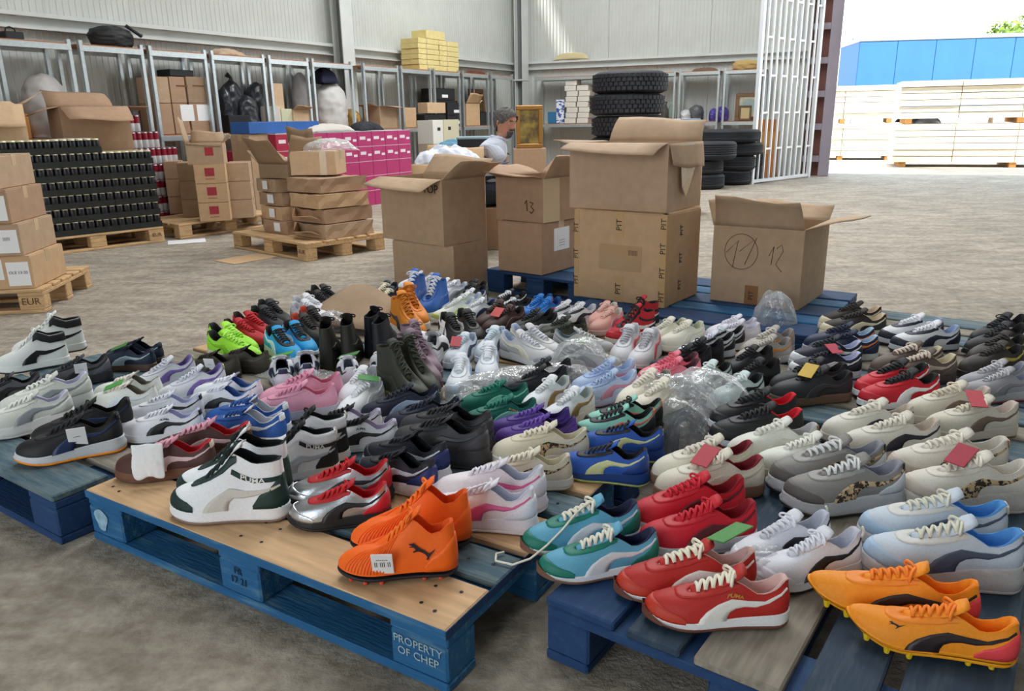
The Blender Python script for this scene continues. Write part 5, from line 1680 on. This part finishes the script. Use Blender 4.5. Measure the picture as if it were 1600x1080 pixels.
sbox('L', 418, 440, 166, 'whitish carton at the start of the fifth bay', SM, mat('d6d0c2', .7), .05)
sbox('L', 441, 458, 170, 'cream carton with green print in the fifth bay', SM, mat('cfd0b0', .7), .05)
sbox('L', 459, 485, 172, 'small tan open carton in the fifth bay', SM, 'f', .03, .26, flaps={'f': (60, .1), 'r': (50, .1)})
sack('tall rounded grey panel bag in the fifth bay', 'L', 463, 486, 114, SM, mat('8f8f90', .6, bump=.2, scale=8), 61, .3, .2)
sack('huge pale grey sack filling the sixth bay', 'L', 499, 540, 129, SM - .0, BAGW, 62, .24, .32)
a = spot_on('L', 511, .24)
o = crumple('navy_bundle', .36, .3, .22, mat('232645', .85), None, (a.x, a.y, z_for(a.x, a.y, 131)), angL, 12, 24)
tag(o, 'navy cloth bundle on top of the huge grey sack', 'cloth')
sack('gold and brown wrapped bundle at the end of the sixth bay', 'L', 542, 556, 171, SM, mat('a5803c', .35, .4, bump=.8, scale=20), 63, .2, .3, 'bundle', 'bundle')
sbox('L', 594, 621, 166, 'open tan carton lying on its side in the seventh bay', SM, 'b', .05, .34, flaps={'l': (80, .2), 'f': (95, .14)})
sbox('L', 633, 651, 168, 'tan carton with white label in the seventh bay', SM, 'd', .04, .34)
sack('white paper bag beside the tan carton in the eighth bay', 'L', 654, 673, 176, SM, mat('d3d4d8', .7, bump=.3, scale=15), 64, .2, .3)
BK = mat('1b1c20', .55)
for i, (x0, x1, y0, y1) in enumerate(((682, 712, 137, 156), (682, 712, 156, 175), (682, 712, 175, 200), (700, 722, 160, 180), (700, 722, 180, 200))):
    a = spot_on('L', x0, .1 if i < 3 else .02)
    z0 = max(SM, z_for(a.x, a.y, y1))
    r = carton('%s black shoebox of the pile in the ninth bay' % ['top', 'middle', 'bottom', 'upper front', 'lower front'][i], a.xy, angL, (spot_on('L', x1, .1 if i < 3 else .02) - a).length, .3 if i < 3 else .07, z_for(a.x, a.y, y0) - z0 - .004, z0, m=BK, tape=False, group='black shoeboxes in the ninth bay')
    MB().box(.2, .38, -.0015, .001, .04, .09).build('white_label', PAPER, r)
sbox('L', 669, 697, 160, 'small tan carton on dark boxes before the ninth bay', SM + .22, 'f', -.06, .2)
sbox('L', 664, 697, 178, 'dark box under the small tan carton', SM, BK, -.04, .2, frac=.98)
sbox('L', 729, 750, 162, 'open tan carton with a bent flap in the tenth bay', SM, 'd', .04, .3, flaps={'f': (30, .2), 'r': (70, .16), 'l': (50, .1)})
framed('gilt framed dark portrait leaning in the tenth bay', 'L', 739, 761, 138, SM, ART2, mat('7b4f2c', .45), .34, .1)
sbox('L', 751, 763, 176, 'left black plastic bin in the tenth bay', SM, BK, .05)
sbox('L', 770, 790, 175, 'right black plastic bin in the eleventh bay', SM, BK, .05)
# items standing before the right end of the long run
for i, (x0, x1, yt, hb_, m_, lab) in enumerate(((676, 692, 188, .9, mat('e3e3dc', .7), 'white panel carton standing before the ninth bay'), (693, 717, 187, .9, mat('cfc9ae', .7), 'cream carton with small dark emblem before the tenth bay'))):
    a = inner('L', x0, .7)
    zt = z_for(a.x, a.y, yt)
    r = carton(lab, a.xy, angL, (inner('L', x1, .7) - a).length, .3, .36, zt - .36, m=m_, tape=False)
    carton('pale storage carton under the ' + lab.split(' before')[0], a.xy, angL, (inner('L', x1, .7) - a).length, .3, zt - .362, .001, m=mat('bfb3a0', .8), tape=False)
    MB().box(.12, .2, -.0015, .001, .2, .25).build('emblem', DARK, r)
for i, (x, y, wd_, c_, lab) in enumerate(((718, 222, .75, '5f8ea6', 'teal cloth bundle behind the white sheets'), (742, 226, .8, 'cfc8ae', 'cream cloth bundle left of the man'), (757, 214, .5, '3a2f38', 'dark cloth bundle left of the man'))):
    p = Vector(((x - 800) / F * 9.2, 9.2 + i * .3, 0))
    zt = z_for(p.x, p.y, y - 4)
    hh = .24
    r = carton('plain carton under the ' + lab, (p.x - .3, p.y - .2), 0, .62, .4, zt - hh, .001, m='c', tape=False)
    o = crumple('cloth_bundle', .6, .38, hh, mat(c_, .85), None, (p.x, p.y, zt - hh), .2, 14, 70 + i, True, .6)
    tag(o, lab, 'cloth')
r = carton('black crate with pale rim left of the man', (-.45, 7.0), 0, .36, .3, .2, .74, m=BK, tape=False)
MB().cbox(-.008, .368, -.008, .308, .185, .205, .004).build('rim', mat('8fa9b0', .5), r)
carton('plain carton under the black crate', (-.45, 7.0), 0, .36, .3, .735, .001, m='c', tape=False)

# back wall: pictures, boxes, bags, truck tyres
p = on_line(806, Vector((0, 13.2, 0)), Vector((1, 0, 0)))
q = on_line(848, Vector((0, 13.2, 0)), Vector((1, 0, 0)))
zt = z_for(p.x, p.y, 165)
r = thing('framed_painting', 'large gilt framed brown painting standing behind the man', 'picture', (p.x, p.y, .62), 0)
wd_, h = (q - p).length, zt - .62
MB().cbox(0, wd_, 0, .05, 0, .07, .01).cbox(0, wd_, 0, .05, h - .07, h, .01).cbox(0, .07, 0, .05, .07, h - .07, .01).cbox(wd_ - .07, wd_, 0, .05, .07, h - .07, .01).build('frame', GILT, r)
MB().box(.06, wd_ - .06, .02, .03, .06, h - .06).build('canvas', ART, r)
carton('plain carton carrying the large gilt framed painting', (p.x - .05, p.y - .1), 0, wd_ + .1, .4, .615, .001, m='c', tape=False)
BW = two_tone('blue_white_packet', '2a55a5', 'e3e6ee', 9, .45, .5, .6, 0, (1, 1, 3), 1)
sbox('B', 856, 868, 175, 'teal blue box on the back middle shelf', SM, mat('2f6f9a', .6), .08)
sbox('B', 869, 881, 156, 'blue and white striped packets at the back middle shelf', SM, BW, .1)
WBX = mat('d6d0c6', .7, var=.06, scale=8)
p0_ = spot_on('B', 882, .03)
for k in range(8):
    for c in range(2):
        if k == 7 and c == 1: continue
        a = spot_on('B', 882 + c * 19 + (k % 3) * 1.5, .03)
        z0 = SM + k * .105
        carton('%s white box in the %s row of the pile beside truck tyres' % (['left', 'right'][c], ['lowest', 'second', 'third', 'fourth', 'fifth', 'sixth', 'seventh', 'topmost'][k]), a.xy, math.atan2(dB.y, dB.x), .235, .3, .10, z0, m=WBX, tape=False, group='white boxes piled on the back middle shelf')
sbox('B', 869, 892, 206, 'tan carton under the back shelf near the man', .55, 'd', -.1, .2) if False else None
p = spot_on('B', 1043, .18)
for i, (x, yt, lab) in enumerate(((1038, 168, 'dark glass vase on the back middle shelf'), (1048, 164, 'pale green vase on the back middle shelf'))):
    p = spot_on('B', x, .12 + .1 * i)
    r = thing('vase', lab, 'vase', (p.x, p.y, SM), 0)
    MB().lathe([(0, 0), (.06, 0), (.075, .1), (.07, .22), (.035, .32), (.05, .38), (.045, .375), (.03, .32), (.06, .22), (0, .02)], 18).build('body', mat(['4b4742', '7f9188'][i], .25), r)
for i, (x0, x1, yt, c_, lab) in enumerate(((1062, 1080, 172, 'c9c9cc', 'white plastic bag on the back middle shelf'), (1076, 1098, 164, '55575c', 'grey plastic bag behind the white one on the back shelf'), (1108, 1120, 170, '4b3f8f', 'narrow violet bag on the back middle shelf'), (1118, 1137, 167, '4f3f95', 'fuller violet bag on the back middle shelf'))):
    sack(lab, 'B', x0, x1, yt, SM, mat(c_, .45, bump=.4, scale=14), 80 + i, .2 + .05 * (i % 2), .3)
framed('wide framed pale landscape on the back shelf near the gate', 'B', 1147, 1184, 146, SM, ART3, mat('7d5b38', .45), .32, .1)
framed('small octagonal looking frame before the pale landscape', 'B', 1153, 1173, 165, SM, mat('b5a377', .6), mat('5d452c', .45), .14, .1)
# truck tyres
RUB, RUB2 = mat('24262c', .75, bump=.2, scale=40), mat('2b2d33', .7)
TR = 0.50
tt = MB().lathe([(.27, .03), (.42, .0), (.47, .025), (.485, .05), (.485, .225), (.47, .25), (.42, .275), (.27, .245), (.25, .2), (.25, .07)], 48, True).mesh('carcass', RUB)
lug = MB()
for k in range(44):
    for rw_ in range(4):
        a0 = 2 * pi * (k + (.5 if rw_ % 2 else 0)) / 44
        a1 = a0 + 2 * pi / 44 * .74
        z0 = .034 + rw_ * .054
        z1 = z0 + .044
        pts = [(cos(a), sin(a)) for a in (a0, a1)]
        vs = [(c_ * r_, s_ * r_, z) for r_ in (.475, .503) for z in (z0, z1) for c_, s_ in pts]
        lug.add(vs, [(4, 5, 7, 6), (0, 1, 5, 4), (2, 6, 7, 3), (0, 4, 6, 2), (1, 3, 7, 5)])
lug_me = lug.mesh('tread', RUB2)
ct = Vector((1.63, 10.9, 0))
for k in range(6):
    r = thing('truck_tyre', '%s truck tyre of the tall stack behind the torn carton' % ['lowest', 'second lowest', 'third', 'fourth', 'second highest', 'topmost'][k], 'tyre', (ct.x + [.0, .02, -.015, .01, -.02, .015][k], ct.y, .001 + k * .278), k * .7, 'truck tyres in a tall stack')
    place('carcass', tt, r)
    o = place('tread', lug_me, r)
    o['kind'] = 'stuff'
def tyre_mesh(R, wd_):
    pr = [(R * .62, .02), (R * .86, 0), (R * .96, .02), (R, .055)]
    n = 5
    for i in range(n):
        z = .055 + (wd_ - .11) * i / n
        q = (wd_ - .11) / n
        pr += [(R, z + q * .2), (R, z + q * .8), (R - .012, z + q * .85), (R - .012, z + q * .98)]
    pr += [(R, wd_ - .055), (R * .96, wd_ - .02), (R * .86, wd_), (R * .62, wd_ - .02), (R * .58, wd_ * .7), (R * .58, wd_ * .3)]
    return MB().lathe(pr, 36, True)
ty = {}
for (lab, x, y, R, wd_, z) in (('lowest', 3.02, 12.25, .335, .225, 0), ('middle', 3.0, 12.25, .325, .215, .226), ('topmost, wider', 3.12, 12.23, .385, .265, .442)):
    r = thing('car_tyre', lab + ' tyre of the nearest small stack by the torn carton', 'tyre', (x, y, z + .001), 0, 'car tyres near the gate')
    place('carcass', tyre_mesh(R, wd_).mesh('carcass', RUB), r)
for (lab, x, y, R, wd_, z) in (('lowest', 3.66, 12.95, .33, .23, 0), ('second', 3.7, 12.95, .34, .235, .231), ('third', 3.72, 13.0, .43, .2, .467), ('topmost, large', 3.60, 13.0, .50, .2, .668)):
    r = thing('car_tyre', lab + ' tyre of the middle stack between carton and gate', 'tyre', (x, y, z + .001), 0, 'car tyres near the gate')
    place('carcass', tyre_mesh(R, wd_).mesh('carcass', RUB), r)
for (lab, x, y, R, wd_, z) in (('lower', 4.10, 13.78, .33, .23, 0), ('upper', 4.12, 13.78, .33, .235, .231)):
    r = thing('car_tyre', lab + ' tyre of the pair partly behind the gate bars', 'tyre', (x, y, z + .001), 0, 'car tyres near the gate')
    place('carcass', tyre_mesh(R, wd_).mesh('carcass', RUB), r)
carton('lower orange brown carton behind the gate bars', (4.42, 14.3), -.4, .4, .3, .40, .001, m=mat('b5713a', .8), tape=False)
carton('upper orange brown carton behind the gate bars', (4.42, 14.3), -.4, .4, .3, .40, .404, m=mat('b98145', .8), tape=False)
carton('base carton behind the gate bars', (4.42, 14.3), -.4, .38, .3, .2, .806, m=mat('a56a38', .8), tape=False)
# boxed appliance between the truck tyres and the torn carton
r = carton('pale blue and white boxed appliance right of the truck tyres', (1.72, 8.9), -.25, .40, .35, .34, .72, m=mat('dfe6ee', .5), tape=False)
MB().box(.19, .41, -.002, .001, .0, .34).build('blue_side', mat('8fb9de', .5), r)
MB().tube([(.30 + .07 * cos(a), -.004, .11 + .07 * sin(a)) for a in [i * 2 * pi / 20 for i in range(20)]], .008, 6, True).build('ring_print', WHITE, r)
MB().box(.31, .37, -.004, .001, .25, .31).build('blue_print', mat('2f5fae', .5), r)
carton('tan carton under the boxed appliance', (1.70, 8.88), -.25, .46, .4, .715, .001, m='d')

# ------------------------------------------------------------------ plastic wraps among the sneakers
PW = plastic('clear_wrap', .14)
for i, (x, y, lx, ly, h, rz, lab, z) in enumerate(((815, 612, .62, .16, .10, .35, 'long clear plastic wrap between the grey and teal sneakers', PH),
        (1052, 700, .34, .42, .24, .7, 'big clear plastic bag beside the mint black runners', 0.004),
        (1206, 548, .22, .2, .25, .2, 'clear plastic bag standing before the blue box pallet', 0.004),
        (905, 585, .22, .18, .16, .2, 'clear plastic wrap over the grey runners with green cards', PH),
        (1100, 632, .30, .2, .13, -.2, 'clear plastic wrap over pale mint sneakers', PH),
        (520, 516, .16, .14, .10, .2, 'clear plastic wrap at the cardboard piece', PH),
        (470, 588, .34, .14, .03, -.4, 'flat clear plastic near the neon and blue runners', PH),
        (1180, 905, .2, .12, .08, .3, 'clear plastic wrap by the red retro sneakers', PH))):
    p = at(x, y, z)
    o = crumple('plastic_wrap', lx, ly, h, PW, None, (p.x, p.y, z + .002), rz, 16, 90 + i, True, .6)
    tag(o, lab, 'plastic')
for i, (x, y, c_, lab, rz) in enumerate(((1046, 742, 'b01f35', 'crimson card leaning by the maroon lined sneakers', .5), (712, 622, 'a51f33', 'small crimson card on the pallet below white sneakers', .9), (750, 585, '4c9a3c', 'bright green card beside pale blue soled sneakers', .2))):
    pass

# ------------------------------------------------------------------ the man sitting behind the cartons
SKIN = mat('c58a72', .55, bump=.05, scale=80)
HAIR = mat('5a5655', .85, bump=1., scale=60, var=.6)
SHIRT = mat('d5daea', .75, bump=.2, scale=40)
TROU = mat('2d3340', .8, bump=.2, scale=40)
def skin(name, verts, edges, radii, m, parent, sub=2, root=0, voxel=0.):
    me = bpy.data.meshes.new(name)
    me.from_pydata(verts, edges, [])
    me.materials.append(m)
    o = place(name, me, parent)
    o.modifiers.new('skin', 'SKIN')
    for i, r_ in enumerate(radii):
        d_ = me.skin_vertices[0].data[i]
        d_.radius = (r_, r_) if not isinstance(r_, tuple) else r_
        d_.use_root = i == root
    sb = o.modifiers.new('smooth', 'SUBSURF')
    sb.levels = sb.render_levels = sub
    return o
def bake(o):
    dg = bpy.context.evaluated_depsgraph_get()
    dg.update()
    me = bpy.data.meshes.new_from_object(o.evaluated_get(dg))
    return me
MX, MY = -.06, 6.85
man = thing('person', 'person with grey hair and dark goatee in a pale shirt, seated behind cartons', 'person', (MX, MY, -.02), 0)
# local frame: x to the right of the picture (the way he faces), y away from the camera
V = [(-.16, 0, .52), (-.14, 0, .66), (-.09, 0, .80), (-.045, 0, .90), (-.005, -.005, .965), (.012, -.008, 1.0),                       # 0-5 pelvis .. neck
     (-.06, -.18, .87), (.02, -.25, .68), (.20, -.22, .60), (.27, -.20, .585),                                                       # 6-9 near arm
     (-.06, .18, .87), (.02, .25, .68), (.20, .20, .60), (.27, .16, .585),                                                           # 10-13 far arm
     (-.12, -.10, .50), (.27, -.15, .50), (.25, -.15, .08), (.35, -.17, .035),                                                       # 14-17 near leg
     (-.12, .10, .50), (.27, .15, .50), (.25, .15, .08), (.35, .17, .035)]                                                           # 18-21 far leg
Ed = [(0, 1), (1, 2), (2, 3), (3, 4), (4, 5), (3, 6), (6, 7), (7, 8), (8, 9), (3, 10), (10, 11), (11, 12), (12, 13), (0, 14), (14, 15), (15, 16), (16, 17), (0, 18), (18, 19), (19, 20), (20, 21)]
Rd = [.15, .14, .15, .11, .058, .056, .066, .048, .036, .028, .066, .048, .036, .028, .095, .068, .045, .038, .095, .068, .045, .038]
b0 = skin('body', V, Ed, Rd, SKIN, man)
parts_ = [bake(b0)]
bpy.data.objects.remove(b0)
# hands: a palm and five separate fingers
def hand(w, sgn):
    for k, (dy, ln) in enumerate(((-.030, .062), (-.011, .072), (.009, .068), (.027, .052))):
        vs = [(w[0] + .01, w[1] + dy * .5, w[2]), (w[0] + .055, w[1] + dy, w[2] - .006), (w[0] + .055 + ln * .5, w[1] + dy * 1.1, w[2] - .016), (w[0] + .055 + ln * .85, w[1] + dy * 1.1, w[2] - .04)]
        o = skin('finger', vs, [(0, 1), (1, 2), (2, 3)], [.016, .0125, .009, .0075], SKIN, man)
        parts_.append(bake(o)); bpy.data.objects.remove(o)
    vs = [(w[0] + .015, w[1] + .012 * sgn, w[2]), (w[0] + .04, w[1] + .045 * sgn, w[2] - .004), (w[0] + .07, w[1] + .06 * sgn, w[2] - .02)]
    o = skin('thumb', vs, [(0, 1), (1, 2)], [.017, .011, .008], SKIN, man)
    parts_.append(bake(o)); bpy.data.objects.remove(o)
hand(V[9], 1)
hand(V[13], -1)
# head: profile rings, face to +x turned a little to the camera
def head_pt(u, v):
    """u around (0 = face), v from chin (0) to crown (1)"""
    z = -.118 + .236 * v
    prof = tab([0, .06, .18, .32, .5, .62, .78, .9, .97, 1], [.030, .058, .072, .080, .086, .090, .088, .068, .036, .0], v)
    back = tab([0, .1, .25, .4, .6, .8, .92, 1], [.02, .035, .055, .085, .105, .095, .06, .0], v)
    wid = tab([0, .06, .18, .3, .5, .65, .8, .92, .98, 1], [.022, .042, .058, .066, .074, .078, .074, .052, .022, 0], v)
    c, s_ = cos(u), sin(u)
    x = (prof if c > 0 else back) * (abs(c) ** .85) * (1 if c > 0 else -1)
    y = wid * (abs(s_) ** .85) * (1 if s_ > 0 else -1)
    au = abs((u + pi) % (2 * pi) - pi)
    def bmp(cu, cv, su, sv): return math.exp(-((au - cu) / su) ** 2 - ((v - cv) / sv) ** 2)
    x += .030 * bmp(0, .43, .16, .06) + .016 * bmp(0, .52, .12, .10)          # nose
    x += .010 * bmp(0, .28, .30, .035) + .012 * bmp(0, .10, .35, .07)         # lips, chin
    x -= .011 * bmp(.42, .56, .20, .045)                                     # eye sockets
    x += .009 * bmp(.35, .645, .35, .035)                                     # brows
    x += .006 * bmp(.75, .42, .3, .09)                                       # cheeks
    return Vector((x, y, z))
hm = MB().grid([[head_pt(2 * pi * j / 40, min(1, i / 30)) for j in range(40)] for i in range(31)], True, True)
ear = []
for sd in (1, -1):
    for i in range(7):
        pass
HT = Matrix.Translation((.035, -.012, 1.075)) @ Matrix.Rotation(radians(-40), 4, 'Z') @ Matrix.Rotation(radians(12), 4, 'Y')
hm.v = [tuple(HT @ Vector(v)) for v in hm.v]
hme = hm.mesh('head', SKIN)
parts_.append(hme)
em = MB()
for sd in (1, -1):
    em.tube([HT @ Vector(p) for p in ((-.012, sd * .074, -.03), (-.016, sd * .084, -.005), (-.012, sd * .088, .02), (.006, sd * .084, .026), (.008, sd * .076, .004))], .009, 8)
parts_.append(em.mesh('ear', SKIN))
bm = bmesh.new()
for me in parts_: bm.from_mesh(me)
body = bpy.data.meshes.new('body')
bm.to_mesh(body)
bm.free()
body.materials.clear()
body.materials.append(SKIN)
bo = place('body', body, man)
rm = bo.modifiers.new('fuse', 'REMESH')
rm.mode = 'VOXEL'
rm.voxel_size = .0075
rm.use_smooth_shade = True
# hair cap, goatee, brows, eyes
def shell(v0, v1, us, off, fn=None):
    rows = []
    n = 10
    for i in range(n + 1):
        row = []
        for u in us:
            lo = v0(u)
            v = lo + (v1 - lo) * i / n
            p = head_pt(u, v)
            q = (p - Vector((-.01, 0, .0))).normalized()
            k = off * (1 if 0 < i < n or v1 > .99 else .2)
            row.append(HT @ (p + q * (k + .004 * sin(u * 17 + i * 2.1))))
        rows.append(row)
    return rows
us = [2 * pi * j / 44 for j in range(44)]
def hairline(u):
    a = abs((u + pi) % (2 * pi) - pi)
    return tab([0, .55, .85, 1.25, 1.6, 1.9, pi], [.80, .78, .66, .52, .50, .30, .20], a)
MB().grid(shell(hairline, 1.0, us, .014), True, True).build('hair', HAIR, man)
ug = [-.62 + 1.24 * j / 14 for j in range(15)]
MB().grid(shell(lambda u: .0, .27, ug, .007), True).build('goatee', HAIR, man)
MB().grid(shell(lambda u: .315, .375, [-.42 + .84 * j / 10 for j in range(11)], .008), True).build('moustache', HAIR, man)
for sd in (1, -1):
    MB().grid(shell(lambda u: .635, .67, [sd * (.16 + .42 * j / 6) for j in range(7)], .004), True).build('eyebrow', HAIR, man)
    e = HT @ (head_pt(sd * .40, .56) + Vector((-.004, 0, 0)))
    MB().lathe([(0, -.011), (.008, -.008), (.011, 0), (.008, .008), (0, .011)], 12).build('eye', mat('e9e4de', .2), man, e)
    e2 = HT @ (head_pt(sd * .40, .56) + Vector((.0055, 0, 0)))
    MB().lathe([(0, -.004), (.004, 0), (0, .004)], 10).build('iris', mat('2a1d16', .2), man, e2)
# shirt and trousers follow the body
Sv = [V[0], V[1], V[2], V[3], (-.02, -.003, .942), V[6], (-.005, -.225, .745), V[10], (-.005, .225, .745)]
sh = skin('shirt', Sv, [(0, 1), (1, 2), (2, 3), (3, 4), (3, 5), (5, 6), (3, 7), (7, 8)], [.166, .158, .168, .128, .074, .083, .070, .083, .070], SHIRT, man)
MB().tube([(-.02 + .066 * cos(a), -.003 + .062 * sin(a), .955 + .016 * cos(a) * -1) for a in [i * 2 * pi / 18 for i in range(18)]], .013, 6, True).build('collar', SHIRT, man)
MB().tube([(-.005 - .008 + .073 * cos(a), -.225 + .073 * sin(a) * .8, .748 + .02 * cos(a)) for a in [i * 2 * pi / 16 for i in range(16)]], .008, 6, True).build('sleeve_band', mat('6f7488', .7), man)
Tv = [V[0], V[14], V[15], V[16], V[18], V[19], V[20]]
skin('trousers', Tv, [(0, 1), (1, 2), (2, 3), (0, 4), (4, 5), (5, 6)], [.162, .105, .079, .058, .105, .079, .058], TROU, man)
for s_ in (-1, 1):
    skin('shoe', [(.22, s_ * .155, .045), (.30, s_ * .165, .05), (.42, s_ * .18, .04)], [(0, 1), (1, 2)], [.05, .052, .042], BLACK, man)
carton('low plain carton that the seated man sits on', (MX - .38, MY - .2), 0, .36, .4, .36, .001, m='c')
